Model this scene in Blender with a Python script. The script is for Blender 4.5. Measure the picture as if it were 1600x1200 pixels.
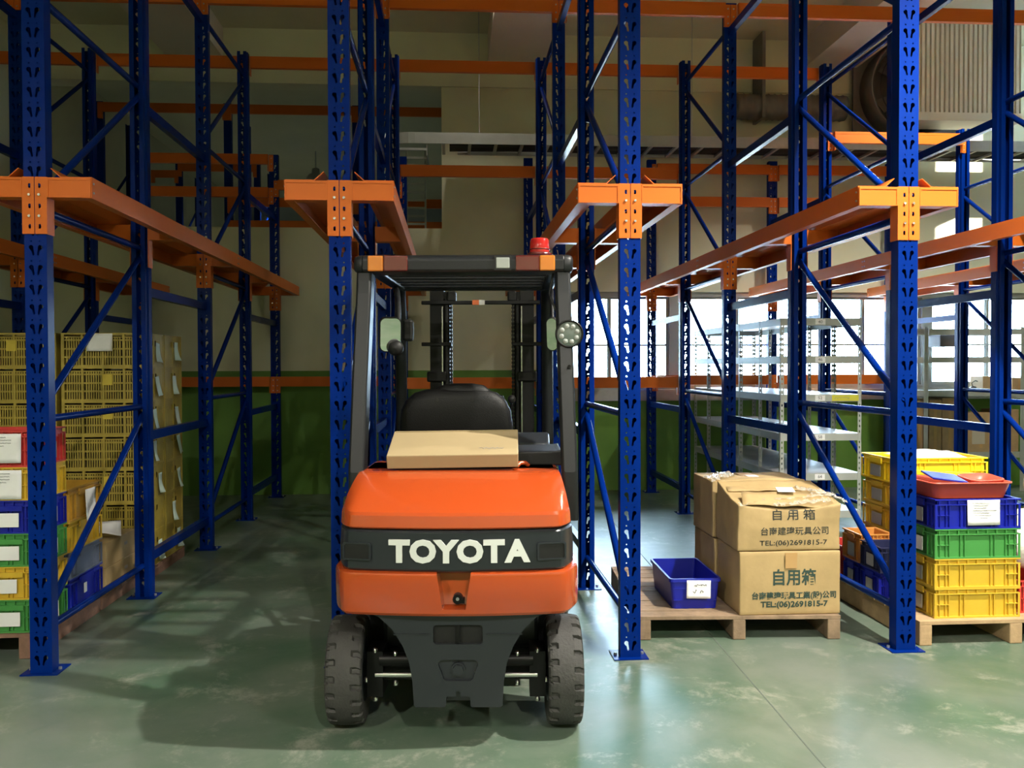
import bpy, bmesh, math, random
from mathutils import Vector, Matrix, noise
from mathutils.geometry import delaunay_2d_cdt
random.seed(7)
for _o in list(bpy.data.objects): bpy.data.objects.remove(_o)
SC = bpy.context.scene
COL = SC.collection
PI = math.pi

# ------------------------------------------------------------------ camera
CAM_H, FPX, YAW, PIT, ROLL = 1.6, 1380.0, .06945, .01969, -.003135
FW = Vector((math.sin(YAW)*math.cos(PIT), math.cos(YAW)*math.cos(PIT), -math.sin(PIT)))
R0 = Vector((math.cos(YAW), -math.sin(YAW), 0)); U0 = R0.cross(FW)
RT = R0*math.cos(ROLL)+U0*math.sin(ROLL); UP = U0*math.cos(ROLL)-R0*math.sin(ROLL)
cd = bpy.data.cameras.new('camera'); cam = bpy.data.objects.new('camera', cd); COL.objects.link(cam)
M4 = Matrix((RT, UP, -FW)).transposed().to_4x4(); M4.translation = (0, 0, CAM_H); cam.matrix_world = M4
cd.sensor_width = 36; cd.lens = 36*FPX/1600; cd.clip_start = .05; cd.clip_end = 200
SC.camera = cam

def ray(px, py): return FW+RT*((px-800)/FPX)-UP*((py-600)/FPX)
def atY(px, py, Y):
    r = ray(px, py); return Vector((0, 0, CAM_H))+r*(Y/r.y)
def atZ(px, py, Z=0):
    r = ray(px, py); return Vector((0, 0, CAM_H))+r*((Z-CAM_H)/r.z)

# ------------------------------------------------------------------ world, exposure
w = bpy.data.worlds.new('world'); SC.world = w; w.use_nodes = True
wn = w.node_tree; bg = wn.nodes['Background']
bg.inputs[0].default_value = (.60, .80, 1, 1); bg.inputs[1].default_value = 46
SC.view_settings.view_transform = 'Standard'; SC.view_settings.look = 'None'
SC.view_settings.gamma = 1; SC.view_settings.use_curve_mapping = False
SC.view_settings.exposure = 0.0
SUN_DIR = Vector((-.80, .42, -.36)).normalized()
sd = bpy.data.lights.new('sun', 'SUN'); sd.energy = 60; sd.angle = .012; sd.color = (1, .95, .86)
so = bpy.data.objects.new('sun', sd); COL.objects.link(so); so.location = (20, -8, 14)
so.rotation_euler = SUN_DIR.to_track_quat('-Z', 'Y').to_euler()
LAMPS = [((3.1, 3.1, 4.95), 2000, 124), ((3.1, 4.4, 5.3), 430, 120), ((-2.6, 17.5, 5.25), 450, 150), ((5.2, 8.2, 5.4), 560, 130), ((-.9, 2.5, 5.0), 60, 132),  # lamps beyond the partition and over the shelving are added fill lights
         ((-2.9, 9.62, 5.70), 50, 114), ((.2, 9.62, 5.70), 50, 114),  # unseen pair added above the frame to lift the back wall
         ((-3.4, -2.5, 5.2), 1050, 170), ((1.2, -2.8, 5.2), 1050, 170), ((5.6, -2.5, 5.2), 1050, 170)]

# ------------------------------------------------------------------ materials
MATS = {}
def mat(name, col, rough=.5, metal=0, spec=.5, coat=0, emit=None, var=0, vscale=8, bump=0, bscale=60, rvar=0, alpha=None):
    if name in MATS: return MATS[name]
    m = bpy.data.materials.new(name); m.use_nodes = True; nt = m.node_tree; b = nt.nodes['Principled BSDF']
    c = tuple(col)+(1,)
    b.inputs['Base Color'].default_value = c; b.inputs['Roughness'].default_value = rough
    b.inputs['Metallic'].default_value = metal; b.inputs['Specular IOR Level'].default_value = spec
    b.inputs['Coat Weight'].default_value = coat; b.inputs['Coat Roughness'].default_value = .06
    if alpha is not None: b.inputs['Alpha'].default_value = alpha
    if emit:
        b.inputs['Emission Color'].default_value = c; b.inputs['Emission Strength'].default_value = emit
    if var or rvar or bump:
        tc = nt.nodes.new('ShaderNodeTexCoord')
    if var or rvar:
        n = nt.nodes.new('ShaderNodeTexNoise'); n.inputs['Scale'].default_value = vscale; n.inputs['Detail'].default_value = 6
        n.inputs['Roughness'].default_value = .65
        nt.links.new(tc.outputs['Object'], n.inputs['Vector'])
        if var:
            r = nt.nodes.new('ShaderNodeValToRGB')
            r.color_ramp.elements[0].position = .3; r.color_ramp.elements[1].position = .72
            r.color_ramp.elements[0].color = tuple(max(0, x*(1-var)) for x in col)+(1,)
            r.color_ramp.elements[1].color = tuple(min(1, x*(1+var*.7)) for x in col)+(1,)
            nt.links.new(n.outputs['Fac'], r.inputs['Fac']); nt.links.new(r.outputs['Color'], b.inputs['Base Color'])
        if rvar:
            mr = nt.nodes.new('ShaderNodeMapRange'); mr.inputs['To Min'].default_value = max(.02, rough-rvar); mr.inputs['To Max'].default_value = rough+rvar
            nt.links.new(n.outputs['Fac'], mr.inputs['Value']); nt.links.new(mr.outputs['Result'], b.inputs['Roughness'])
    if bump:
        n2 = nt.nodes.new('ShaderNodeTexNoise'); n2.inputs['Scale'].default_value = bscale; n2.inputs['Detail'].default_value = 4
        bp = nt.nodes.new('ShaderNodeBump'); bp.inputs['Strength'].default_value = bump; bp.inputs['Distance'].default_value = .01
        nt.links.new(tc.outputs['Object'], n2.inputs['Vector']); nt.links.new(n2.outputs['Fac'], bp.inputs['Height']); nt.links.new(bp.outputs['Normal'], b.inputs['Normal'])
    MATS[name] = m; return m

BLUE = mat('blue_paint', (.0006, .0165, .16), .27, 0, .06, 0)
ORNG = mat('orange_paint', (.60, .13, .014), .42, 0, .2, 0, rvar=.06, vscale=15)
FORK = mat('forklift_orange', (.38, .054, .010), .22, 0, .5, .6)
DGREY = mat('dark_grey_paint', (.017, .020, .025), .3, 0, .4, .2)
GUARD = mat('guard_paint', (.0075, .0085, .010), .42, 0, .3)
BLACKP = mat('black_plastic', (.007, .007, .0075), .5, 0, .35, bump=.15, bscale=300)
VINYL = mat('black_vinyl', (.003, .003, .0032), .5, 0, .22, bump=.2, bscale=220)
BLACKM = mat('black_metal', (.003, .003, .0032), .4, 0, .25)
RUBBER = mat('rubber', (.035, .034, .032), .7, bump=.3, bscale=90, var=.25, vscale=12)
CHROME = mat('bright_steel', (.6, .6, .6), .25, 1)
STEEL = mat('zinc_steel', (.42, .43, .44), .42, .8)
MIRR = mat('mirror_glass', (.9, .9, .9), .02, 1)
AMBER = mat('amber_lens', (.50, .15, .015), .15, coat=.5)
REDL = mat('red_lens', (.09, .007, .007), .15, coat=.5)
BEACON = mat('red_beacon', (.36, .012, .011), .12, coat=.6)
LENSW = mat('clear_lens', (.30, .32, .31), .15, coat=.5)
LAMPG = mat('lamp_glass', (.10, .125, .115), .2, coat=.4)
WHITEL = mat('white_letter', (.62, .64, .62), .4)
PAPER = mat('paper', (.78, .78, .78), .8, var=.06, vscale=6)
PAPERG = mat('greenish_paper', (.60, .74, .66), .8)
INK = mat('ink', (.02, .025, .02), .7)
INKG = mat('green_ink', (.018, .045, .035), .7)
INKF = mat('faded_ink', (.25, .25, .25), .8)
CARD = mat('cardboard', (.38, .265, .118), .75, var=.12, vscale=7, bump=.08, bscale=40)
CARDL = mat('pale_cardboard', (.31, .235, .125), .7, var=.05, vscale=5)
CARDD = mat('brown_cardboard', (.36, .24, .12), .8, var=.2, vscale=6)
TAPE = mat('brown_tape', (.42, .25, .10), .3, coat=.3)
FILM = mat('plastic_film', (.80, .76, .66), .15, coat=.4, alpha=.38, bump=.6, bscale=30)
WOOD = mat('pallet_wood', (.25, .17, .105), .8, var=.35, vscale=9, bump=.3, bscale=40)
WOODL = mat('pale_pallet_wood', (.42, .28, .15), .8, var=.25, vscale=9, bump=.3, bscale=40)
WOODR = mat('reddish_pallet_wood', (.23, .125, .085), .8, var=.3, vscale=9, bump=.3, bscale=40)
P_BLUE = mat('blue_plastic', (.004, .010, .28), .38)
P_GREEN = mat('green_plastic', (.055, .25, .055), .4, var=.08, vscale=5)
P_YELL = mat('yellow_plastic', (.60, .39, .03), .42, var=.12, vscale=5)
P_BYEL = mat('bright_yellow_plastic', (.93, .66, .02), .4)
P_RED = mat('red_plastic', (.52, .04, .035), .4)
P_ORED = mat('orange_red_plastic', (.55, .085, .05), .4)
P_OCHRE = mat('ochre_plastic', (.50, .27, .03), .45, var=.2, vscale=6)
P_SLATE = mat('slate_plastic', (.11, .13, .19), .5)
P_NAVY = mat('navy_plastic', (.015, .018, .06), .5)
P_ORBR = mat('orange_brown_plastic', (.55, .23, .05), .45)
P_CRATE = mat('crate_plastic', (.44, .33, .052), .5, var=.3, vscale=4)
P_CRATEY = mat('crate_badge_plastic', (.62, .47, .05), .5)
SHELF = mat('shelf_paint', (.38, .40, .37), .42, bump=0, rvar=.08, vscale=10)
SHELFT = mat('shelf_board_paint', (.46, .47, .49), .35)
GALV = mat('galvanised_sheet', (.40, .41, .39), .45, .35, var=.12, vscale=5)
ALU = mat('aluminium_frame', (.33, .33, .31), .45, .4)
CREAM = mat('cream_sheet', (.68, .64, .52), .5, var=.05, vscale=4)
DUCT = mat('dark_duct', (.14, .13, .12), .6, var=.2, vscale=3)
CONC = mat('concrete_sill', (.36, .36, .33), .7, var=.15, vscale=6)
CEIL = mat('ceiling_paint', (.62, .60, .44), .85, var=.06, vscale=1.2)
BEAMP = mat('beam_paint', (.66, .60, .51), .85, var=.04, vscale=1.5)
GREYW = mat('grey_wall', (.30, .34, .37), .85, var=.08, vscale=1)
OUTG = mat('outside_concrete', (.8, .8, .78), .9)

def wall_material():
    m = bpy.data.materials.new('two_tone_wall'); m.use_nodes = True; nt = m.node_tree; b = nt.nodes['Principled BSDF']
    b.inputs['Roughness'].default_value = .6
    tc = nt.nodes.new('ShaderNodeTexCoord'); sx = nt.nodes.new('ShaderNodeSeparateXYZ'); nt.links.new(tc.outputs['Object'], sx.inputs[0])
    gt = nt.nodes.new('ShaderNodeMath'); gt.operation = 'GREATER_THAN'; gt.inputs[1].default_value = 1.555; nt.links.new(sx.outputs['Z'], gt.inputs[0])
    n = nt.nodes.new('ShaderNodeTexNoise'); n.inputs['Scale'].default_value = 1.6; n.inputs['Detail'].default_value = 5; nt.links.new(tc.outputs['Object'], n.inputs['Vector'])
    def ramp(a, c):
        r = nt.nodes.new('ShaderNodeValToRGB'); r.color_ramp.elements[0].color = a+(1,); r.color_ramp.elements[1].color = c+(1,)
        r.color_ramp.elements[0].position = .3; r.color_ramp.elements[1].position = .75
        nt.links.new(n.outputs['Fac'], r.inputs['Fac']); return r
    g = ramp((.085, .20, .025), (.13, .27, .035)); be = ramp((.58, .57, .40), (.66, .65, .46))
    mx = nt.nodes.new('ShaderNodeMix'); mx.data_type = 'RGBA'
    nt.links.new(gt.outputs[0], mx.inputs['Factor']); nt.links.new(g.outputs[0], mx.inputs[6]); nt.links.new(be.outputs[0], mx.inputs[7])
    nt.links.new(mx.outputs[2], b.inputs['Base Color']); return m
WALL = wall_material()

def floor_material():
    m = bpy.data.materials.new('green_epoxy'); m.use_nodes = True; nt = m.node_tree; b = nt.nodes['Principled BSDF']
    L = nt.links.new
    tc = nt.nodes.new('ShaderNodeTexCoord')
    def nz(scale, det=6, rough=.6, dist=0, stretch=None):
        n = nt.nodes.new('ShaderNodeTexNoise'); n.inputs['Scale'].default_value = scale; n.inputs['Detail'].default_value = det
        n.inputs['Roughness'].default_value = rough; n.inputs['Distortion'].default_value = dist
        if stretch:
            mp = nt.nodes.new('ShaderNodeMapping'); mp.inputs['Scale'].default_value = stretch; mp.inputs['Rotation'].default_value = (0, 0, .5)
            L(tc.outputs['Object'], mp.inputs['Vector']); L(mp.outputs[0], n.inputs['Vector'])
        else: L(tc.outputs['Object'], n.inputs['Vector'])
        return n
    def rp(src, p0, p1, c0, c1):
        r = nt.nodes.new('ShaderNodeValToRGB'); r.color_ramp.elements[0].position = p0; r.color_ramp.elements[1].position = p1
        r.color_ramp.elements[0].color = c0; r.color_ramp.elements[1].color = c1; L(src, r.inputs['Fac']); return r
    def mx(fac, a, c):
        x = nt.nodes.new('ShaderNodeMix'); x.data_type = 'RGBA'; L(fac, x.inputs['Factor'])
        for s, i in ((a, 6), (c, 7)):
            if isinstance(s, tuple): x.inputs[i].default_value = s
            else: L(s, x.inputs[i])
        return x.outputs[2]
    base = rp(nz(.9, 8, .7, .4).outputs['Fac'], .36, .64, (0.050, 0.104, 0.062, 1), (0.130, 0.160, 0.122, 1)).outputs['Color']
    worn = rp(nz(2.6, 14, .82, .35).outputs['Fac'], .53, .63, (0, 0, 0, 1), (1, 1, 1, 1)).outputs['Color']
    c = mx(worn, base, (0.228, 0.242, 0.196, 1))
    grey = rp(nz(.7, 4, .5).outputs['Fac'], .48, .68, (0, 0, 0, 1), (.7, .7, .7, 1)).outputs['Color']
    c = mx(grey, c, (0.150, 0.168, 0.150, 1))
    scr = rp(nz(7, 10, .82, .1, (1, 7, 1)).outputs['Fac'], .62, .72, (0, 0, 0, 1), (.55, .55, .55, 1)).outputs['Color']
    c = mx(scr, c, (0.248, 0.291, 0.259, 1))
    dk = rp(nz(3.2, 9, .75, .6).outputs['Fac'], .62, .75, (0, 0, 0, 1), (.5, .5, .5, 1)).outputs['Color']
    c = mx(dk, c, (0.062, 0.114, 0.083, 1))
    L(c, b.inputs['Base Color'])
    rr = nt.nodes.new('ShaderNodeMapRange'); rr.inputs['To Min'].default_value = .24; rr.inputs['To Max'].default_value = .5
    L(nz(2.2, 7, .7).outputs['Fac'], rr.inputs['Value']); L(rr.outputs[0], b.inputs['Roughness'])
    b.inputs['Specular IOR Level'].default_value = .5
    return m
FLOOR = floor_material()

def glass_material():
    m = bpy.data.materials.new('window_glass'); m.use_nodes = True; nt = m.node_tree
    for n in list(nt.nodes): nt.nodes.remove(n)
    o = nt.nodes.new('ShaderNodeOutputMaterial'); t = nt.nodes.new('ShaderNodeBsdfTransparent'); g = nt.nodes.new('ShaderNodeBsdfGlossy')
    t.inputs[0].default_value = (.93, .96, .97, 1); g.inputs['Roughness'].default_value = .02
    f = nt.nodes.new('ShaderNodeFresnel'); f.inputs[0].default_value = 1.45; mx = nt.nodes.new('ShaderNodeMixShader')
    nt.links.new(f.outputs[0], mx.inputs[0]); nt.links.new(t.outputs[0], mx.inputs[1]); nt.links.new(g.outputs[0], mx.inputs[2]); nt.links.new(mx.outputs[0], o.inputs[0])
    return m
GLASS = glass_material()

# ------------------------------------------------------------------ mesh helpers
class MB:
    def __init__(s): s.v = []; s.f = []; s.sm = []
    def add(s, vs, fs, smooth=False, M=None):
        o = len(s.v)
        s.v += [tuple(M @ Vector(p)) if M is not None else tuple(p) for p in vs]
        s.f += [tuple(i+o for i in f) for f in fs]; s.sm += [smooth]*len(fs); return s
    def box(s, x0, x1, y0, y1, z0, z1, M=None):
        vs = [(x, y, z) for z in (z0, z1) for y in (y0, y1) for x in (x0, x1)]
        return s.add(vs, [(0, 2, 3, 1), (4, 5, 7, 6), (0, 1, 5, 4), (2, 6, 7, 3), (0, 4, 6, 2), (1, 3, 7, 5)], False, M)
    def cbox(s, c, d, M=None): return s.box(c[0]-d[0]/2, c[0]+d[0]/2, c[1]-d[1]/2, c[1]+d[1]/2, c[2]-d[2]/2, c[2]+d[2]/2, M)
    def tube(s, a, b, r, n=10, r2=None, caps=True, smooth=True):
        a = Vector(a); b = Vector(b); d = (b-a).normalized(); r2 = r if r2 is None else r2
        u = d.orthogonal().normalized(); w_ = d.cross(u); vs = []
        for p, q in ((a, r), (b, r2)):
            for i in range(n):
                t = 2*PI*i/n; vs.append(p+u*math.cos(t)*q+w_*math.sin(t)*q)
        s.add(vs, [(i, (i+1) % n, n+(i+1) % n, n+i) for i in range(n)], smooth)
        if caps: s.add(vs, [tuple(range(n))[::-1], tuple(range(n, 2*n))])
        return s
    def path(s, pts, r, n=8, smooth=True):
        pts = [Vector(p) for p in pts]; vs = []; u = None
        for i, p in enumerate(pts):
            d = (pts[min(i+1, len(pts)-1)]-pts[max(i-1, 0)]).normalized()
            u = d.orthogonal().normalized() if u is None else (u-d*u.dot(d)).normalized()
            w_ = d.cross(u)
            for k in range(n):
                t = 2*PI*k/n; vs.append(p+u*math.cos(t)*r+w_*math.sin(t)*r)
        fs = [(j*n+k, j*n+(k+1) % n, (j+1)*n+(k+1) % n, (j+1)*n+k) for j in range(len(pts)-1) for k in range(n)]
        s.add(vs, fs, smooth); m = (len(pts)-1)*n
        return s.add(vs, [tuple(range(n))[::-1], tuple(range(m, m+n))])
    def bar(s, a, b, wx, wz, up=(0, 0, 1)):
        """rectangular bar from a to b, wx wide sideways, wz tall"""
        a = Vector(a); b = Vector(b); d = (b-a).normalized(); upv = Vector(up)
        sd = d.cross(upv).normalized(); u = sd.cross(d)
        vs = [p+sd*i*wx/2+u*j*wz/2 for p in (a, b) for (i, j) in ((-1, -1), (1, -1), (1, 1), (-1, 1))]
        return s.add(vs, [(0, 1, 2, 3), (7, 6, 5, 4), (0, 4, 5, 1), (1, 5, 6, 2), (2, 6, 7, 3), (3, 7, 4, 0)])
    def lathe(s, prof, axis='z', n=24, c=(0, 0, 0), smooth=True):
        """prof: (radius, height) along axis"""
        vs = []
        for (r, h) in prof:
            for i in range(n):
                t = 2*PI*i/n; a, b = r*math.cos(t), r*math.sin(t)
                p = {'z': (a, b, h), 'y': (a, h, b), 'x': (h, a, b)}[axis]
                vs.append((p[0]+c[0], p[1]+c[1], p[2]+c[2]))
        fs = [(j*n+i, j*n+(i+1) % n, (j+1)*n+(i+1) % n, (j+1)*n+i) for j in range(len(prof)-1) for i in range(n)]
        return s.add(vs, fs, smooth)
    def prism(s, poly, a0, a1, axis='y', M=None):
        """poly of 2D points extruded along axis; y: (x,z), x: (y,z), z: (x,y)"""
        n = len(poly)
        def P(p, h): return {'y': (p[0], h, p[1]), 'x': (h, p[0], p[1]), 'z': (p[0], p[1], h)}[axis]
        vs = [P(p, a0) for p in poly]+[P(p, a1) for p in poly]
        return s.add(vs, [tuple(range(n))[::-1], tuple(range(n, 2*n))]+[(i, (i+1) % n, n+(i+1) % n, n+i) for i in range(n)], False, M)
    def loft(s, rings, closed=True, smooth=True, cap=True):
        n = len(rings[0]); vs = [p for r in rings for p in r]; m = n if closed else n-1
        s.add(vs, [(j*n+i, j*n+(i+1) % n, (j+1)*n+(i+1) % n, (j+1)*n+i) for j in range(len(rings)-1) for i in range(m)], smooth)
        if cap and closed: s.add(vs, [tuple(range(n))[::-1], tuple(range((len(rings)-1)*n, len(rings)*n))])
        return s
    def mesh(s, name, m, fix=True):
        me = bpy.data.meshes.new(name); me.from_pydata(s.v, [], s.f); me.materials.append(m)
        for p, q in zip(me.polygons, s.sm): p.use_smooth = q
        if fix:
            b = bmesh.new(); b.from_mesh(me); bmesh.ops.recalc_face_normals(b, faces=b.faces[:]); b.to_mesh(me); b.free()
        me.update(); return me
    def build(s, name, m, parent=None, loc=(0, 0, 0), rot=None, bevel=0, seg=2, fix=True, sharp=None):
        me = s.mesh(name, m, fix)
        if sharp:
            b = bmesh.new(); b.from_mesh(me); bmesh.ops.remove_doubles(b, verts=b.verts[:], dist=1e-5)
            for e in b.edges:
                if len(e.link_faces) == 2 and e.calc_face_angle(0) > sharp: e.smooth = False
            for f in b.faces: f.smooth = True
            b.to_mesh(me); b.free()
        return link(name, me, parent, loc, rot, bevel, seg)

def link(name, me, parent=None, loc=(0, 0, 0), rot=None, bevel=0, seg=2):
    o = bpy.data.objects.new(name, me); COL.objects.link(o)
    o.location = loc
    if rot is not None: o.rotation_euler = rot
    if parent is not None: o.parent = parent
    if bevel:
        md = o.modifiers.new('bevel', 'BEVEL'); md.width = bevel; md.segments = seg; md.limit_method = 'ANGLE'; md.angle_limit = .6
        md.harden_normals = False
    if name in STUFFY: o['kind'] = 'stuff'
    return o
STUFFY = {'bolt', 'anchor_bolt', 'lattice', 'guard_grille', 'chain', 'cable', 'handwriting', 'printed_lines', 'ribs'}
def tag(o, label=None, cat=None, group=None, kind=None):
    if label: o['label'] = label
    if cat: o['category'] = cat
    if group: o['group'] = group
    if kind: o['kind'] = kind
    return o
def thing(name, label, cat, loc=(0, 0, 0), rz=0, group=None):
    o = bpy.data.objects.new(name, None); COL.objects.link(o); o.location = loc; o.rotation_euler = (0, 0, rz); o.empty_display_size = .1
    return tag(o, label, cat, group)

def plate_geo(outline, holes, t):
    """sheet in XZ with holes, front at y=0, back at y=t -> verts, faces"""
    pts = [Vector(p) for p in outline]; edges = []; loops = []
    def loop(o, n): loops.append((o, n)); return [(o+i, o+(i+1) % n) for i in range(n)]
    edges += loop(0, len(outline))
    for h in holes:
        o = len(pts); pts += [Vector(p) for p in h]; edges += loop(o, len(h))
    vs, es, fs, ov, oe, of = delaunay_2d_cdt(pts, edges, [], 1, 1e-6)
    def inside(p, poly):
        c = False; n = len(poly)
        for i in range(n):
            a, b = poly[i], poly[(i+1) % n]
            if (a[1] > p[1]) != (b[1] > p[1]) and p[0] < (b[0]-a[0])*(p[1]-a[1])/(b[1]-a[1])+a[0]: c = not c
        return c
    keep = []
    for f in fs:
        cx = sum(vs[i][0] for i in f)/len(f); cz = sum(vs[i][1] for i in f)/len(f)
        if inside((cx, cz), outline) and not any(inside((cx, cz), h) for h in holes): keep.append(tuple(f))
    n = len(vs)
    V = [(p[0], 0, p[1]) for p in vs]+[(p[0], t, p[1]) for p in vs]
    mp = {}
    for i, ol in enumerate(ov):
        for k in ol: mp[k] = i
    F = keep+[tuple(i+n for i in f[::-1]) for f in keep]
    for (o, c) in loops:
        for i in range(c):
            a, b = mp[o+i], mp[o+(i+1) % c]; F.append((a, b, b+n, a+n))
    return V, F
def circ(cx, cz, r, n=8): return [(cx+r*math.cos(2*PI*i/n+.2), cz+r*math.sin(2*PI*i/n+.2)) for i in range(n)]

def text_mesh(body, size, m, bold=0, ext=.0006, align='CENTER', sx=1.0):
    cu = bpy.data.curves.new('txt', 'FONT'); cu.body = body; cu.size = size; cu.extrude = ext; cu.offset = bold
    cu.align_x = align; cu.align_y = 'CENTER'; cu.resolution_u = 3
    ob = bpy.data.objects.new('txt', cu); COL.objects.link(ob)
    bpy.context.view_layer.update()
    me = bpy.data.meshes.new_from_object(ob.evaluated_get(bpy.context.evaluated_depsgraph_get()))
    bpy.data.objects.remove(ob); bpy.data.curves.remove(cu)
    me.materials.clear(); me.materials.append(m)
    # stand up facing -Y
    for v in me.vertices: v.co = (v.co.x*sx, -v.co.z, v.co.y)
    me.update(); return me

def scribble(w_, h_, rows, seed=1, th=.0012):
    """hand-written looking lines in XZ plane"""
    rnd = random.Random(seed); mb = MB()
    for (x0, x1, z, amp) in rows:
        x = x0; pts = []
        while x < x1:
            pts.append((x, 0, z+rnd.uniform(-amp, amp))); x += rnd.uniform(.3, .8)*amp
        for a, b in zip(pts, pts[1:]): mb.bar(a, b, th, .0006, (0, -1, 0))
    return mb

# ------------------------------------------------------------------ setting
WY = 11.25
def struct(name, mb, m, **k):
    o = mb.build(name, m, **k); o['kind'] = 'structure'; return o
XL, XR, YF, CZ = -5.36, 9.0, -6.0, 5.8
struct('floor', MB().box(XL-.2, XR+.2, YF-.2, WY+.2, -.12, 0).box(XL-.2, 1.4, WY+.2, 22.8, -.12, 0), FLOOR)
mb = MB(); p0 = atZ(1120, 1003); p1 = atZ(1290, 1200); dd = (p1-p0).normalized(); a = p0-dd*4; b_ = p1+dd*3
mb.bar((a.x, a.y, .0006), (b_.x, b_.y, .0006), .006, .0012)
o = mb.build('trim_1', mat('joint_filler', (.09, .11, .09), .8)); o['kind'] = 'structure'
struct('ceiling', MB().box(XL-.2, XR+.2, YF-.2, WY+.25, CZ, CZ+.15).box(XL-.2, 1.4, WY+.25, 22.8, CZ, CZ+.15), CEIL)
struct('wall_left', MB().box(XL-.2, XL, YF-.2, 23, 0, CZ), WALL)
struct('wall_front', MB().box(XL-.2, XR+.2, YF-.2, YF, 0, CZ), WALL)
wb = MB()
wb.box(XL, -.1, WY, WY+.2, 0, 3.35)
wb.box(-.1, 1.22, WY, WY+.2, 0, 5.13)
wb.box(1.22, XR, WY, WY+.2, 0, 1.2)
wb.box(1.22, XR, WY, WY+.2, 2.557, 5.13)
wb.box(7.97, XR, WY, WY+.2, 1.2, 2.557)
wb.box(XL, XR, WY-.03, WY+.25, 5.13, CZ)
struct('wall_back', wb, WALL)
# sun window high in right wall: opening computed so that the beam lands on the back wall and duct box
def back(p, X):
    t = (X-p.x)/(-SUN_DIR.x); return Vector(p)-SUN_DIR*t
c0 = back(Vector((6.2, WY, 3.70)), XR); c1 = back(Vector((7.0, WY, 3.18)), XR)
d0_ = back(atY(1500, 150, 10.33), XR); d1_ = back(atY(1600, 190, 10.33), XR)
OPEN = [(min(c0.y, c1.y), max(c0.y, c1.y), min(c0.z, c1.z), max(c0.z, c1.z))]
rw = MB()
y0, y1, z0, z1 = OPEN[0]
z1 = 5.75
rw.box(XR, XR+.2, YF-.2, y0, 0, CZ); rw.box(XR, XR+.2, y1, WY+.2, 0, CZ); rw.box(XR, XR+.2, y0, y1, 0, z0); rw.box(XR, XR+.2, y0, y1, z1, CZ)
rw.box(XR-.01, XR+.03, y0, y1, z0+.52, z0+.62)
struct('wall_right', rw, WALL)
# ceiling beams running away from the camera
for i, (xa, xb) in enumerate(((atY(762, 93, WY).x, atY(862, 93, WY).x), (atY(1252, 93, WY).x, atY(1330, 93, WY).x), (atY(262, 93, WY).x, atY(350, 93, WY).x))):
    struct('trim_%d' % (i+2), MB().box(xa, xb, YF, WY-.03, 5.43, CZ), BEAMP)
# windows
WIN = [(1.24, 2.86), (2.92, 4.54), (4.60, 6.25), (6.31, 7.95)]
SILL, WTOP = 1.30, 2.557
for i, (a, b) in enumerate(WIN):
    fr = MB(); y0, y1 = WY+.03, WY+.11
    fr.box(a-.03, a+.03, y0, y1, SILL, WTOP); fr.box(b-.03, b+.03, y0, y1, SILL, WTOP)
    fr.box(a+.03, b-.03, y0, y1, WTOP-.06, WTOP); fr.box(a+.03, b-.03, y0, y1, SILL, SILL+.045)
    wo = struct('window_%d' % (i+1), fr, ALU)
    mid = (a+b)/2
    for k, (pa, pb) in enumerate(((a+.03, mid+.025), (mid-.025, b-.03))):
        yy = WY+.055+.025*k
        s = MB(); z0, z1 = SILL+.045, WTOP-.06
        s.box(pa, pa+.035, yy, yy+.022, z0, z1); s.box(pb-.035, pb, yy, yy+.022, z0, z1)
        s.box(pa+.035, pb-.035, yy, yy+.022, z0, z0+.04); s.box(pa+.035, pb-.035, yy, yy+.022, z1-.03, z1); s.box(pa+.035, pb-.035, yy, yy+.022, 1.862, 1.886)
        s.build('sash', ALU, wo)
        for (q0, q1) in ((z0+.04, 1.862), (1.886, z1-.03)):
            MB().box(pa+.035, pb-.035, yy+.009, yy+.013, q0, q1).build('pane', GLASS, wo)
struct('trim_5', MB().box(1.2, 7.98, WY-.06, WY+.2, 1.156, SILL), CONC)
# back room beyond the partition
struct('wall_back_room', MB().box(XL-.2, 1.4, 22.6, 22.8, 0, CZ), GREYW)
struct('wall_back_room_side', MB().box(1.2, 1.4, WY+.25, 22.6, 0, CZ), GREYW)
# ground outside
struct('ground_outside', MB().box(1.4, 30, WY+.25, 40, -.3, -.15), OUTG)

# ------------------------------------------------------------------ lamps
for i, (lc, pw, cone) in enumerate(LAMPS):
    lab = ['round metal high-bay lamp above the floor in front of the right-hand racks', 'round metal high-bay lamp right above the cartons and crates', 'unseen fill lamp added in the room beyond the partition wall', 'unseen fill lamp added over the shelving by the windows', 'round metal high-bay lamp above the floor at the front left', 'unseen wall-fill lamp added above the rear of the mesh crate bay', 'unseen wall-fill lamp added above the rear of the forklift bay', 'round metal high-bay lamp behind the viewer, leftmost of three', 'round metal high-bay lamp behind the viewer, middle of three', 'round metal high-bay lamp behind the viewer, rightmost of three'][i]
    t = thing('high_bay_or_fill_lamp', lab, 'lamp', lc, 0, 'ceiling lamps'); k_ = .42 if lc[2] > 5.6 else 1  # real high-bay lamps and added fill lamps share this model
    MB().lathe([(r_*(.6 if k_ < 1 else 1), h_*k_) for r_, h_ in ((.05, .22), (.07, .21), (.08, .12), (.13, .10), (.24, -.06), (.25, -.08), (.235, -.08), (.12, .085), (.0, .09))], 'z', 28).build('lamp_shade', STEEL, t)
    MB().tube((0, 0, .21*k_), (0, 0, CZ-lc[2]), .012, 8).build('suspension_rod', STEEL, t)
    ld = bpy.data.lights.new('lamp_light', 'SPOT'); ld.shadow_soft_size = .06; ld.energy = pw; ld.spot_size = math.radians(cone); ld.spot_blend = .55; ld.color = (1, .95, .84)
    lo = bpy.data.objects.new('lamp_light', ld); COL.objects.link(lo); lo.parent = t; lo.location = (0, 0, -.05*k_)

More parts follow.
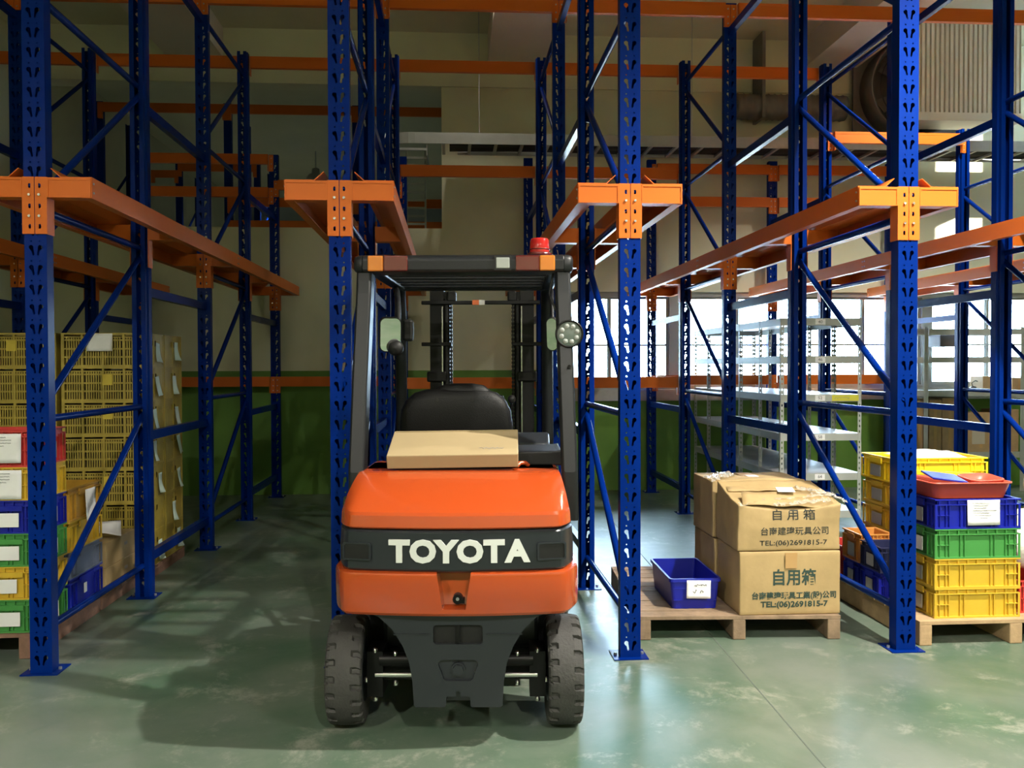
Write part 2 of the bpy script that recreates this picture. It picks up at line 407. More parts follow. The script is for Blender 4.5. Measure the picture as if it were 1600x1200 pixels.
# ------------------------------------------------------------------ rack meshes
ROWX = {'Z': -3.705, 'A': -2.144, 'B': -.584, 'C': .977, 'D': 2.538, 'E': 4.098, 'F': 5.659}
DY = [4.804, 6.317, 7.937, 9.433, 11.06]
ARM_Z, TOP_Z, LOW_Z = 2.59, 4.87, 4.19
PITCH, UW, UD = .102, .112, .100
def teardrop(sg):
    pts = []
    hx, hz, r = .0225, .014, .0118
    for i in range(9):
        t = PI*(-.22+1.34*i/8); pts.append((hx+r*math.cos(t), hz+r*math.sin(t)))
    pts += [(.0095, -.003), (.0065, -.023), (.0105, -.0285), (.0165, -.026), (.0205, -.005)]
    pts = [(sg*x, z) for x, z in pts]
    return pts if sg > 0 else pts[::-1]
HOLES = [teardrop(-1), teardrop(1), circ(-.0215, .046, .0045, 7), circ(.0215, .046, .0045, 7)]
mod_out = [(-UW/2, -.034), (UW/2, -.034), (UW/2, PITCH-.034), (-UW/2, PITCH-.034)]
FV, FF = plate_geo(mod_out, HOLES, .0025)
def upright_mesh(name, h):
    mb = MB(); n = int((h-.03)/PITCH)
    vs = []; fs = []
    for k in range(n):
        o = len(vs); vs += [(x, y-UD/2, z+.034+.03+k*PITCH) for x, y, z in FV]; fs += [tuple(i+o for i in f) for f in FF]
    mb.add(vs, fs)
    mb.box(-UW/2, UW/2, -UD/2, -UD/2+.0025, 0, .03); mb.box(-UW/2, UW/2, -UD/2, -UD/2+.0025, .03+n*PITCH, h)
    # flanges with a small joggle, and return lips
    for s in (-1, 1):
        x = s*UW/2
        prof = [(x, -UD/2), (x, .012), (x-s*.010, .022), (x-s*.010, UD/2), (x-s*.041, UD/2), (x-s*.041, UD/2-.0025), (x-s*.0125, UD/2-.0025), (x-s*.0125, .021), (x-s*.0025, .011), (x-s*.0025, -UD/2)]
        mb.prism(prof, 0, h, 'z')
    return mb.mesh(name, BLUE, fix=False)
UP_T = upright_mesh('upright', TOP_Z); UP_S = upright_mesh('upright', LOW_Z)
BASE = MB().prism([(-.095, -.085), (.095, -.085), (.095, .085), (-.095, .085)], 0, .006, 'z').mesh('base_plate', BLUE)
mb = MB()
for s in (-1, 1): mb.tube((s*.075, 0, .006), (s*.075, 0, .018), .009, 6, smooth=False)
BASEB = mb.mesh('anchor_bolt', STEEL)
# connector plate (half) + arm, built for the +x side, front facing -y ; origin at upright centre, z at arm top
PLH = .295
def ear(cx, cz): return [(cx-.006, cz-.012), (cx+.004, cz-.013), (cx+.007, cz-.006), (cx+.007, cz+.006), (cx+.002, cz+.012), (cx-.006, cz+.010)]
pv, pf = plate_geo([(.002, -PLH), (.058, -PLH), (.058, 0), (.002, 0)], [ear(.025, -.045), ear(.025, -.15), ear(.025, -.255)], .005)
mb = MB().add([(x, y-UD/2-.006, z) for x, y, z in pv], pf)
mb.box(.0575, .0625, -UD/2-.006, UD/2-.02, -PLH, 0)
PLATE_R = mb.mesh('connector_plate', ORNG, fix=False)
mb = MB()
for z in (-.093, -.203): mb.tube((.025, -UD/2-.006, z), (.025, -UD/2-.015, z), .0075, 6, smooth=False)
PBOLT = mb.mesh('bolt', CHROME)
AO = .283
mb = MB()  # hollow arm: channel with rim round a recessed panel
mb.box(.0625, AO, -UD/2-.004, UD/2-.02, -.106, -.003)
mb.box(.0625, AO, -UD/2-.008, -UD/2-.004, -.016, -.003); mb.box(.0625, AO, -UD/2-.008, -UD/2-.004, -.106, -.102)
mb.box(AO-.006, AO, -UD/2-.008, -UD/2-.004, -.102, -.016); mb.box(.0625, .070, -UD/2-.008, -UD/2-.004, -.102, -.016)
ARM_R = mb.mesh('support_arm', ORNG)
def mirrored(me, name):
    m2 = me.copy(); m2.name = name
    for v in m2.vertices: v.co.x = -v.co.x
    b = bmesh.new(); b.from_mesh(m2); bmesh.ops.reverse_faces(b, faces=b.faces[:]); b.to_mesh(b and m2); b.free(); return m2
PLATE_L = mirrored(PLATE_R, 'connector_plate'); ARM_L = mirrored(ARM_R, 'support_arm'); PBOLT_L = mirrored(PBOLT, 'bolt')
def rail_mesh(sg, L):
    t = .004; xo = AO+t
    prof = [(xo, -.108), (xo, 0.002), (xo-.155, .002), (xo-.205, .047), (xo-.208, .044), (xo-.157, -.002), (xo-t, -.002), (xo-t, -.104), (xo-.05, -.104), (xo-.05, -.108)]
    prof = [(sg*x, z) for x, z in prof]
    return MB().prism(prof, 0, L, 'y').mesh('pallet_rail', ORNG)
RL = DY[4]-DY[0]+.06
RAIL_R, RAIL_L = rail_mesh(1, RL), rail_mesh(-1, RL)
mb = MB()
for y in (.02, 3.16, 3.2, RL-.03):
    for z in (-.03, -.078): mb.tube((AO+.004, y, z), (AO+.009, y, z), .006, 6, smooth=False)
RBOLT_R = mb.mesh('bolt', STEEL); RBOLT_L = mirrored(RBOLT_R, 'bolt')
NODES = [.22, 1.33, 2.43, 3.54, 4.65]
def brace_mesh(name, y0, z0, y1, z1, r=.021):
    mb = MB(); a = Vector((0, y0, z0)); b = Vector((0, y1, z1)); d = (b-a).normalized()
    mb.tube(a+d*.03, b-d*.03, r, 10)
    mb.bar(a-d*.015, a+d*.045, .016, .036, (0, -d.z, d.y)); mb.bar(b-d*.045, b+d*.015, .016, .036, (0, -d.z, d.y))
    mb.tube((-.03, y0, z0), (.03, y0, z0), .007, 6, smooth=False); mb.tube((-.03, y1, z1), (.03, y1, z1), .007, 6, smooth=False)
    return mb.mesh(name, BLUE)
FD = DY[1]-DY[0]
HB = brace_mesh('horizontal_brace', 0, 0, FD, 0); DB = brace_mesh('diagonal_brace', 0, .06, FD, NODES[1]-NODES[0]-.06)
def spacer_mesh(L):
    mb = MB().box(-.022, .022, .04, L-.04, -.032, .032); mb.box(-.03, .03, .036, .044, -.06, .06); mb.box(-.03, .03, L-.044, L-.036, -.06, .06)
    return mb.mesh('spacer_bar', BLUE)
SP1, SP2 = spacer_mesh(DY[2]-DY[1]), spacer_mesh(DY[4]-DY[3])
ROWLAB = {'Z': 'blue perforated rack row at the far left, running behind the yellow mesh crates',
          'A': 'blue perforated rack row beside the coloured bins, leftmost one reaching the front',
          'B': 'blue perforated rack row immediately left of the forklift',
          'C': 'blue perforated rack row immediately right of the forklift',
          'D': 'blue perforated rack row between the cardboard cartons and the yellow crate stack',
          'E': 'blue perforated rack row right of the grey numbered shelving, at the right edge',
          'F': 'short blue rack row by the back shelving under the corrugated duct box'}
for k, X in ROWX.items():
    t = thing('rack_row', ROWLAB[k], 'storage rack', (X, DY[0], 0), 0, 'drive-in pallet rack rows')
    for i, y in enumerate(DY):
        back_ = i in (1, 3)
        low = i == 4 or k == 'F'
        u = link('upright', UP_S if low else UP_T, t, (0, y-DY[0], .006), (0, 0, PI if back_ else 0))
        bp = link('base_plate', BASE, u, (0, 0, -.006)); link('anchor_bolt', BASEB, u, (0, 0, -.006))
        for sg in (1, -1):
            ar = link('support_arm', ARM_R if sg == 1 else ARM_L, t, (0, y-DY[0], ARM_Z), (0, 0, PI if back_ else 0))
            link('connector_plate', PLATE_R if sg == 1 else PLATE_L, ar); link('bolt', PBOLT if sg == 1 else PBOLT_L, ar)
    for (RM, BM) in ((RAIL_R, RBOLT_R), (RAIL_L, RBOLT_L)):
        r = link('pallet_rail', RM, t, (0, -.05, ARM_Z)); link('bolt', BM, r)
    for y in (0, DY[2]-DY[0]):
        for j, z in enumerate(NODES):
            if k == 'F' and z > 4: continue
            link('horizontal_brace', HB, t, (0, y, z))
            if j < 4 and not (k == 'F' and j > 2): link('diagonal_brace', DB, t, (0, y, z))
    for z in (.26, 1.12, 2.135, 3.42, 4.62):
        if not (k == 'F' and z > 4): link('spacer_bar', SP1, t, (0, DY[1]-DY[0], z))
        if z < 4: link('spacer_bar', SP2, t, (0, DY[3]-DY[0], z))
# ------------------------------------------------------------------ orange tie beams
def tie_beam(xa, xb, y, z, label, sgn=-1, lplate=True, rplate=True):
    """sgn -1: on the front of the uprights, +1: on the rear"""
    t = thing('rack_crossbar', label, 'rack crossbar', ((xa+xb)/2, y, z), 0, 'orange tie beams between the rack rows')
    L = (xb-xa)/2; yf = sgn*(UD/2+.004); yb = sgn*(UD/2+.05)
    y0, y1 = min(yf, yb), max(yf, yb)
    mb = MB().box(-L+.06, L-.06, y0, y1, -.06, .06); yo = y0-.002
    mb.box(-L+.06, L-.06, yo, y0, .035, .06); mb.box(-L+.06, L-.06, yo, y0, -.06, -.045)
    mb.build('beam', ORNG, t)
    for s, ok in ((-1, lplate), (1, rplate)):
        if not ok: continue
        q = MB(); ys = sgn*(UD/2+.005)
        q.box(s*L-.055 if s > 0 else s*L+.002, s*L-.002 if s > 0 else s*L+.055, min(ys-.003, ys+.003), max(ys-.003, ys+.003), -.14, .06)
        q.box(s*(L-.062)-.003, s*(L-.062)+.003, min(yf, yb), max(yf, yb), -.14, .06)
        p = q.build('connector_plate', ORNG, t)
        h = MB()
        for z_ in (.02, -.05, -.11): h.tube((s*(L-.026), ys+sgn*.003, z_), (s*(L-.026), ys+sgn*.009, z_), .007, 6, smooth=False)
        h.build('bolt', STEEL, p)
    return t
BAYN = {'ZA': 'over the mesh crates', 'AB': 'left of the forklift', 'BC': 'above the forklift', 'CD': 'over the cartons', 'DE': 'over the yellow bins', 'EF': 'at the far right'}
for b in BAYN:
    x0, x1 = ROWX[b[0]], ROWX[b[1]]
    n = BAYN[b]
    tie_beam(x0, x1, DY[2], TOP_Z-.07, 'orange top tie beam on the nearer uprights, '+n, -1)
    if b != 'EF': tie_beam(x0, x1, DY[3], TOP_Z-.07, 'orange top tie beam on the farther tall uprights, '+n, 1)
    if b in ('BC', 'CD'):
        tie_beam(x0, x1, DY[3], 3.69, 'orange mid-height tie beam under the cable tray, '+n, 1)
        tie_beam(x0, x1, DY[3], 1.425, 'orange waist-height tie beam, '+n, 1)
    if b in ('ZA', 'AB', 'DE', 'EF'):
        tie_beam(x0, x1, DY[4], 1.425, 'orange waist-height tie beam against the back wall, '+n, -1)
    if b == 'ZA':
        tie_beam(x0, x1, DY[4], 4.13, 'orange upper tie beam on the short rear uprights, '+n, -1)
        tie_beam(x0, x1, DY[4], 3.73, 'orange lower tie beam on the short rear uprights, '+n, -1)
    if b == 'AB': tie_beam(x0, x1, DY[4], 3.82, 'orange tie beam on the short rear uprights, '+n, -1)
    if b in ('DE', 'EF'):
        tie_beam(x0, x1, DY[4], 4.08, 'orange upper tie beam on the short rear uprights, '+n, -1)
        tie_beam(x0, x1, DY[4], 3.67, 'orange lower tie beam on the short rear uprights, '+n, -1)
    if b == 'EF': tie_beam(x0, x1, DY[3], 4.07, 'orange tie beam below the corrugated duct box, '+n, -1)
for y, s, nm in ((DY[2], -1, 'nearer'), (DY[3], 1, 'farther')):
    tie_beam(XL+.0, ROWX['Z'], y, TOP_Z-.07, 'orange top tie beam on the %s tall uprights, running to the left wall' % nm, s, lplate=False)

# ------------------------------------------------------------------ racks in the room beyond the partition
def far_frame(x, y, h, label):
    t = thing('storage_rack', label, 'storage rack', (x, y, 0), 0, 'racks beyond the partition wall')
    for dy, m in ((0, 1), (1.2, -1)):
        mb = MB(); mb.box(-.055, .055, dy-.04*m-.002, dy-.04*m+.002, 0, h); mb.box(-.055, -.051, dy-.04, dy+.04, 0, h); mb.box(.051, .055, dy-.04, dy+.04, 0, h)
        mb.build('upright', BLUE, t)
    z = .2; f = 0
    while z < h-.9:
        a, b = (0, 1.2) if f % 2 == 0 else (1.2, 0)
        MB().tube((0, a, z), (0, b, z+.9), .02, 8).build('diagonal_brace', BLUE, t); z += .9; f += 1
    return t
Y2 = 13.2
fx = [atY(157, 250, Y2).x, atY(357, 250, Y2).x, atY(557, 250, Y2).x]
htop = atY(357, 166, Y2).z
for i, x in enumerate(fx):
    far_frame(x, Y2, htop+.03, ['dark blue rack frame beyond the partition wall, leftmost of the nearer three', 'dark blue rack frame beyond the partition wall, middle of the nearer three', 'dark blue rack frame beyond the partition wall, right one of the nearer three'][i])
def far_beam(xa, xb, y, z, label):
    t = thing('rack_crossbar', label, 'rack crossbar', ((xa+xb)/2, y-.04, z), 0, 'orange beams beyond the partition wall'); L = (xb-xa)/2
    MB().box(-L+.06, L-.06, -.05, -.005, -.065, .065).build('beam', ORNG, t)
    for s in (-1, 1): MB().box(s*(L-.03)-.03, s*(L-.03)+.03, -.054, -.004, -.16, .065).build('connector_plate', ORNG, t)
far_beam(fx[0], fx[1], Y2, htop-.06, 'orange beam beyond the partition wall, top level of the nearer rack, left bay')
far_beam(fx[1], fx[2], Y2, htop-.06, 'orange beam beyond the partition wall, top level of the nearer rack, middle bay')
far_beam(fx[2], fx[2]+1.75, Y2, htop-.06, 'orange beam beyond the partition wall, top level of the nearer rack, right bay')
zb = atY(660, 320, Y2).z; zc = atY(660, 355, Y2).z
far_beam(fx[2], fx[2]+1.75, Y2, zb, 'orange beam beyond the partition wall, right bay, middle level')
far_beam(fx[2], fx[2]+1.75, Y2, zc, 'orange beam beyond the partition wall, right bay, lowest visible level')
far_beam(fx[1], fx[2], Y2, zb, 'orange beam beyond the partition wall, middle bay, middle level')
far_beam(fx[1], fx[2], Y2, zc, 'orange beam beyond the partition wall, middle bay, lowest visible level')
Y3 = 16.4
gx = [atY(280, 260, Y3).x, atY(402, 260, Y3).x]; hg = atY(280, 256, Y3).z
far_frame(gx[0], Y3, hg, 'dark blue rack frame deep in the room beyond the partition, left of the two')
far_frame(gx[1], Y3, hg+.1, 'dark blue rack frame deep in the room beyond the partition, right of the two')
far_beam(gx[0], gx[1], Y3, hg-.08, 'orange beam deep beyond the partition, between the two far frames')
far_beam(XL+.02, gx[0], Y3, hg-.2, 'orange beam deep beyond the partition, left of the two far frames')
far_beam(XL+.02, atY(700, 221, Y3).x, Y3+1.5, atY(400, 223, Y3+1.5).z, 'long dark orange beam deepest beyond the partition wall')

# ------------------------------------------------------------------ cable tray
t = thing('cable_tray', 'grey ladder-type cable tray running along the back wall above the windows', 'cable tray', (0, 10.45, 4.22))
X0, X1 = -.40, 8.8
MB().box(X0, X1, 0, .012, 0, .13).build('side_rail', GALV, t); MB().box(X0+.5, X1, .55, .562, 0, .13).build('side_rail', GALV, t)
x = X0+.33
while x < X1-.1:
    MB().box(x-.018, x+.018, .012, .55, 0, .028).build('rung', GALV, t); x += .31
# rounded corner and branch to the room beyond
mb = MB(); n = 10; c = Vector((X0, .5, 0)); pin = []
for i in range(n+1):
    a = -PI/2-PI/2*i/n; pin.append((c.x+.5*math.cos(a), c.y+.5*math.sin(a)))
for a, b in zip(pin, pin[1:]): mb.bar((a[0], a[1], .065), (b[0], b[1], .065), .012, .13)
mb.bar((pin[-1][0], .5, .065), (pin[-1][0]-.0, 1.75, .065), .012, .13); mb.bar((X0+.12, .6, .065), (X0+.12, 1.75, .065), .012, .13)
mb.build('bend_rail', GALV, t)
for y in (.35, .8, 1.2, 1.6): MB().box(X0-.5, X0+.12, y-.018, y+.018, 0, .028).build('rung', GALV, t)
for x in (.35, 2.9, 5.4): MB().tube((x, .02, .1), (x, .02, CZ-4.22), .005, 6).build('hanger_rod', STEEL, t)
mb = MB()
for k in range(13): mb.path([(X0+.4+i*.4, .05+.038*k+.008*math.sin(i*1.7+k), .05+.006*math.sin(i+k)) for i in range(22)], .018, 6)
mb.build('cable', BLACKP, t)
# vertical ladder tray seen through the gap
t = thing('cable_ladder', 'grey vertical cable ladder seen through the gap beside the wall edge', 'cable tray', (atY(650, 300, 12.4).x, 12.4, 0))
for s in (-.13, .13): MB().box(s-.012, s+.012, 0, .06, 0, 4.6).build('side_rail', GALV, t)
for i in range(40): MB().box(-.118, .118, .02, .04, .06+i*.11, .09+i*.11).build('rung', GALV, t)

# ------------------------------------------------------------------ duct box, fan and round duct
a = atY(1428, 190, 10.4); b = atY(1592, 190, 10.4)
t = thing('duct_box', 'cream corrugated sheet-metal duct box hanging at the upper right', 'duct', (a.x, 10.33, a.z))
W_ = b.x-a.x; HH = CZ-a.z-.02
prof = []; n = 22
for i in range(n):
    x0 = .01+(W_-.02)*i/n; dx = (W_-.02)/n
    prof += [(x0, .02), (x0+dx*.62, .02), (x0+dx*.72, .05), (x0+dx*.90, .05)]
prof += [(W_-.01, .02), (W_-.01, .07), (.01, .07)]
MB().prism(prof, .10, HH, 'z').build('corrugated_panel', CREAM, t)
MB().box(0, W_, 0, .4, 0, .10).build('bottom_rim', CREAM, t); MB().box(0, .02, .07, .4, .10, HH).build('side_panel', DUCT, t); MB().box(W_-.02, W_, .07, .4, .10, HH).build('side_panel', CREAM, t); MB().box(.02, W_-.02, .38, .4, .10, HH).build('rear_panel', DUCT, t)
fc = atY(1425, 140, 10.95)
t = thing('exhaust_fan', 'large dark round exhaust fan beside the corrugated duct box', 'fan', (fc.x, 10.9, fc.z))
ring = [(.60, -.12), (.62, -.12), (.62, .2), (.58, .2), (.55, 0), (.58, -.10), (.60, -.12)]
MB().lathe(ring, 'y', 40).build('shroud', DUCT, t)
MB().box(-.70, .70, .2, .24, -.62, .68).build('mounting_plate', DUCT, t)
mb = MB(); mb.lathe([(0, -.08), (.09, -.08), (.1, .05), (0, .05)], 'y', 16); mb.build('hub', BLACKM, t)
for i in range(6):
    M = Matrix.Rotation(i*PI/3, 4, 'Y') @ Matrix.Rotation(.5, 4, 'Z')
    MB().prism([(-.05, .09), (.05, .09), (.13, .5), (-.09, .52)], -.006, .006, 'y', M).build('blade', DUCT, t)
mb = MB()
for k in range(1, 6): mb.lathe([(.1*k-.004, -.125), (.1*k+.004, -.125), (.1*k+.004, -.118), (.1*k-.004, -.118), (.1*k-.004, -.125)], 'y', 28)
mb.build('guard_grille', BLACKM, t)
dl = atY(1150, 165, 10.95); dr = atY(1322, 165, 10.95)
t = thing('round_duct', 'dark round ventilation duct running sideways to the exhaust fan', 'duct', (dl.x, 11.0, dl.z))
prof = [(0, 0)]+[(.155, 0)]
L = dr.x-dl.x; i = 0
while i*.08 < L: prof += [(.155, i*.08), (.165, i*.08+.02), (.155, i*.08+.04)]; i += 1
MB().lathe(prof+[(.155, L), (0, L)], 'x', 20).build('pipe', DUCT, t)
MB().box(.3, .34, -.16, .2, -.17, .9 if dl.z+.9 < CZ else CZ-dl.z).build('hanger_strap', DUCT, t)

# ------------------------------------------------------------------ forklift
HEAD = math.radians(4.2)
FO = Vector((.035, 3.97, 0))
fk = thing('forklift', 'orange and dark grey electric forklift seen from behind, carton on its hood', 'forklift', FO, -HEAD)
def cw_ring(z, w_, yr, rx=None, push=0, yfront=.36, bulge=.055, cr=.13):
    """plan outline of the counterweight at height z; optional recess of half width rx pushed in"""
    xs = [-1, -.997, -.992, -.983, -.97, -.953, -.932, -.91, -.885, -.84, -.75, -.62, -.45, -.28]
    def yy(x):
        s = abs(x)/w_; return yr+bulge*s*s+cr*max(0, s-.86)**2/.0196
    pts = [(-w_*.985, yfront), (-w_, .12)]
    L = [x*w_ for x in xs]
    r = rx if rx else .06
    mid = [-r, -r*.93, 0, r*.93, r]
    for x in L+mid+[-x for x in L[::-1]]:
        y = yy(x)
        if push and abs(x) < r*.99: y += push
        pts.append((x, y, z))
    pts = [(p[0], p[1], z) for p in pts]+[(w_, .12, z), (w_*.985, yfront, z)]
    return pts
def rxz(z): return .048+(.070-.048)*(z-.60)/(.75-.60)
lv = [(.566, .505, -.318, 0), (.570, .514, -.335, 0), (.582, .520, -.345, 0), (.600, .521, -.347, 0), (.603, .521, -.348, .075), (.66, .522, -.352, .095), (.735, .521, -.358, .10), (.748, .518, -.355, .10), (.754, .508, -.340, .10)]
bump_ = MB().loft([cw_ring(z, w_, yr, rxz(max(z, .6)), p) for z, w_, yr, p in lv]).build('bumper', FORK, fk, sharp=.5)
# keyhole latch in the recess
q = MB(); q.tube((.012, -.262, .63), (.012, -.30, .63), .021, 14); q.box(.012, .04, -.295, -.27, .612, .634); q.build('tow_pin_latch', BLACKM, bump_)
MB().tube((.012, -.30, .632), (.012, -.304, .632), .007, 10).build('latch_eye', STEEL, bump_)
lv = [(.745, .490, -.318), (.756, .498, -.338), (.764, .502, -.343), (.84, .502, -.347), (.915, .498, -.345), (.924, .494, -.338), (.930, .485, -.32)]
band = MB().loft([cw_ring(z, w_, yr) for z, w_, yr in lv]).build('band', DGREY, fk, sharp=.5)
lv = [(.928, .480, -.325, .11), (.931, .488, -.342, .11), (.938, .491, -.350, .10), (.985, .487, -.344, .09), (.998, .484, -.336, .085), (1.006, .482, -.322, .08), (1.05, .474, -.235, .06), (1.085, .466, -.150, .05), (1.110, .459, -.075, .04), (1.122, .454, -.03, .03), (1.128, .448, .01, .02), (1.131, .44, .14, .02), (1.133, .43, .30, .02)]
cov = MB().loft([cw_ring(z, w_, yr, None, 0, .42, .05 if z < 1.02 else .03, cr) for z, w_, yr, cr in lv]).build('counterweight_cover', FORK, fk, sharp=.38)
def band_y(x):
    s = abs(x)/.502; return -.347+.055*s*s+.13*max(0, s-.86)**2/.0196
me = None
xs = [-.225, -.127, -.031, .067, .166, .262]
for ch, x in zip('TOYOTA', xs):
    tm = text_mesh(ch, .122, WHITEL, .0062, .004, sx=1.08)
    link('letter', tm, band, (x-.0, band_y(x)-.003, .836), (0, 0, math.atan(2*.055*x/.252)))
for s in (-1, 1):   # pockets with raised rim
    x0 = s*.405; yb = band_y(x0); ang = math.atan(2*.055*x0/.252)+s*.06
    rr = [(-.058, -.036), (.058, -.036), (.062, -.03), (.062, .03), (.056, .037), (-.056, .037), (-.062, .03), (-.062, -.03)]
    ri = [(x*.88, z*.82) for x, z in rr]
    pv_, pf_ = plate_geo(rr, [ri], .006)
    pk = MB().add(pv_, pf_).build('pocket_rim', DGREY, band, (x0, yb-.009, .836), (0, 0, ang))
    MB().prism(ri, 0, .003, 'y').build('pocket', BLACKP, pk, (0, .004, 0))
# chassis plate below
L_ = [(-.385, .575), (-.33, .552), (-.275, .50), (-.232, .43), (-.205, .36), (-.192, .28), (-.186, .18), (-.178, .172), (-.056, .172), (-.052, .178), (-.050, .213), (-.046, .217), (-.010, .217), (-.009, .236), (0, .241)]
out_ = L_+[(-x, z) for x, z in L_[-2::-1]]
def rrect(x0, x1, z0, z1, r, n=4, tap=0):
    pts = []
    for cx, cz, a0, tx in ((x1-r, z1-r, 0, 0), (x0+r, z1-r, PI/2, 0), (x0+r, z0+r, PI, tap), (x1-r, z0+r, 1.5*PI, -tap)):
        for i in range(n+1):
            a = a0+PI/2*i/n; pts.append((cx+r*math.cos(a)+tx, cz+r*math.sin(a)))
    return pts
pv_, pf_ = plate_geo(out_, [rrect(-.104, .104, .437, .519, .016), rrect(-.084, .084, .283, .372, .02, 4, .018)], .03)
ch = MB().add(pv_, pf_).build('chassis_plate', DGREY, fk, (0.012, -.285, 0))
MB().box(-.22, .22, .03, .17, .46, .57).build('chassis_core', DGREY, ch); MB().box(-.17, .17, .055, .17, .18, .40).build('chassis_core', DGREY, ch)
MB().box(-.104, .104, .020, .032, .437, .519).build('slot_back', BLACKP, ch); MB().box(-.008, .008, -.002, .02, .447, .519).build('tow_pin', BLACKM, ch)
MB().box(-.09, .09, .020, .056, .28, .375).build('pocket_back', DGREY, ch)
MB().tube((0, .022, .328), (0, .006, .328), .030, 20).tube((0, .006, .328), (0, -.004, .328), .024, 6, smooth=False).build('hex_bolt', DGREY, ch)
mb = MB(); mb.box(-.27, -.12, -.006, 0, .478, .482); mb.box(.12, .27, -.006, 0, .478, .482); mb.build('crease', DGREY, ch)
# wheels
def tyre_mesh(R, W, lugs=21, inner=.12):
    n = lugs*12; prof = [(-.5, .80), (-.5, .90), (-.485, .945), (-.45, .975), (-.38, .99), (-.25, 1.0), (-.20, 1.0), (-.05, 1.0), (.05, 1.0), (.20, 1.0), (.25, 1.0), (.38, .99), (.45, .975), (.485, .945), (.5, .90), (.5, .80)]
    vs = []; m = len(prof)
    for i in range(n):
        a = 2*PI*i/n
        for (u, r) in prof:
            ph = (i/12+(.5 if u > 0 else 0)+(.10 if .24 < abs(u) < .40 else 0)) % 1; g = 0
            if .22 <= abs(u) <= .49 and ph < .27: g = .013/R
            rr = (r-g)*R; vs.append((u*W, rr*math.cos(a), rr*math.sin(a)))
    fs = [(i*m+j, i*m+j+1, ((i+1) % n)*m+j+1, ((i+1) % n)*m+j) for i in range(n) for j in range(m-1)]
    mb = MB().add(vs, fs, False)
    mb.lathe([(R*.80, -W/2), (inner, -W/2+.01)], 'x', 36); mb.lathe([(R*.80, W/2), (inner, W/2-.01)], 'x', 36)
    return mb
def wheel(x, y, R, W, steer=0, name='wheel'):
    wt = tyre_mesh(R, W, 21 if R < .26 else 24, R*.55).build('rear_tyre' if R < .26 else 'front_tyre', RUBBER, fk, (x, y, R), (0, 0, steer))
    MB().lathe([(0, -W*.22), (.05, -W*.22), (.07, -W*.38), (R*.5, -W*.40), (R*.56, -W*.47), (R*.58, -W*.47), (R*.58, W*.47), (R*.5, W*.40), (.07, W*.38), (.05, W*.22), (0, W*.22)], 'x', 28).build('wheel_rim', STEEL if R > .26 else DGREY, wt)
    mb = MB()
    for i in range(5):
        a = 2*PI*i/5; s = 1 if x > 0 else -1
        mb.tube((s*W*.38, R*.35*math.cos(a), R*.35*math.sin(a)), (s*W*.47, R*.35*math.cos(a), R*.35*math.sin(a)), .011, 6, smooth=False)
    mb.build('bolt', STEEL, wt)
wheel(-.497, 0, .238, .158, .05); wheel(.465, 0, .238, .152, .03)
wheel(-.47, 1.55, .30, .20); wheel(.47, 1.55, .30, .20)
# steering axle
ax = MB().box(-.40, .40, -.06, .06, .20, .28).build('steering_axle', BLACKM, fk, (-.01, .03, 0))
MB().tube((-.36, -.10, .235), (.36, -.10, .235), .014, 10).build('steering_rod', CHROME, ax)
MB().tube((-.34, -.09, .30), (-.14, -.09, .30), .03, 12).build('steering_cylinder', BLACKM, ax); MB().tube((.34, -.09, .30), (.14, -.09, .30), .03, 12).build('steering_cylinder', BLACKM, ax)
for s in (-1, 1):
    MB().box(s*.36-.035, s*.36+.035, -.11, .05, .14, .34).build('knuckle', BLACKM, ax)
    for zz, xx in ((.345, .36), (.13, .36), (.33, .27), (.20, .27), (.215, .40)): MB().lathe([(0, .012), (.009, .01), (.012, 0), (.012, -.01)], 'z', 10, (s*xx, -.10, zz)).build('ball_joint', CHROME, ax)
# body
MB().box(-.44, .44, .22, .25, .15, .66).build('underbody_panel', BLACKM, fk)
mb = MB(); mb.box(-.46, .46, .36, 1.25, .30, .72); mb.box(-.50, .50, .45, 1.15, .33, .40); mb.box(-.36, .36, .1, .36, .30, .72); mb.box(-.38, .38, 1.25, 1.85, .22, .62)
MB.build(mb, 'body', DGREY, fk, bevel=.02)
MB().box(-.47, .47, .36, .98, .72, 1.03).build('battery_hood', FORK, fk, bevel=.03, seg=3)
MB().box(-.44, .44, .40, .95, 1.03, 1.06).build('hood_lid', DGREY, fk, bevel=.01)
MB().box(-.46, .46, .98, 1.28, .42, .46).build('foot_plate', BLACKP, fk)
mb = MB(); mb.prism([(1.28, .46), (1.34, 1.14), (1.44, 1.20), (1.62, 1.15), (1.70, .6), (1.28, .42)], -.46, .46, 'x'); mb.build('front_cowl', DGREY, fk, bevel=.015)
for s in (-1, 1): MB().prism([(1.26, .60), (1.34, .66), (1.56, .67), (1.78, .60), (1.80, .66), (1.60, .74), (1.32, .73), (1.24, .66)], s*.58-.02 if s > 0 else s*.58, s*.58 if s > 0 else s*.58+.02, 'x').build('fender', FORK, fk)
cl = MB().tube((-.12, 1.36, 1.1), (-.12, 1.20, 1.25), .035, 12).build('steering_column', BLACKP, fk)
mb = MB(); M = Matrix.Translation((-.12, 1.18, 1.27)) @ Matrix.Rotation(.75, 4, 'X')
pts = [M @ Vector((.17*math.cos(2*PI*i/28), .17*math.sin(2*PI*i/28), 0)) for i in range(29)]
mb.path(pts, .013, 8); 
for a in (0, 2.1, 4.2): mb.bar(M @ Vector((0, 0, 0)), M @ Vector((.17*math.cos(a), .17*math.sin(a), 0)), .02, .01)
mb.build('steering_wheel', BLACKP, cl)
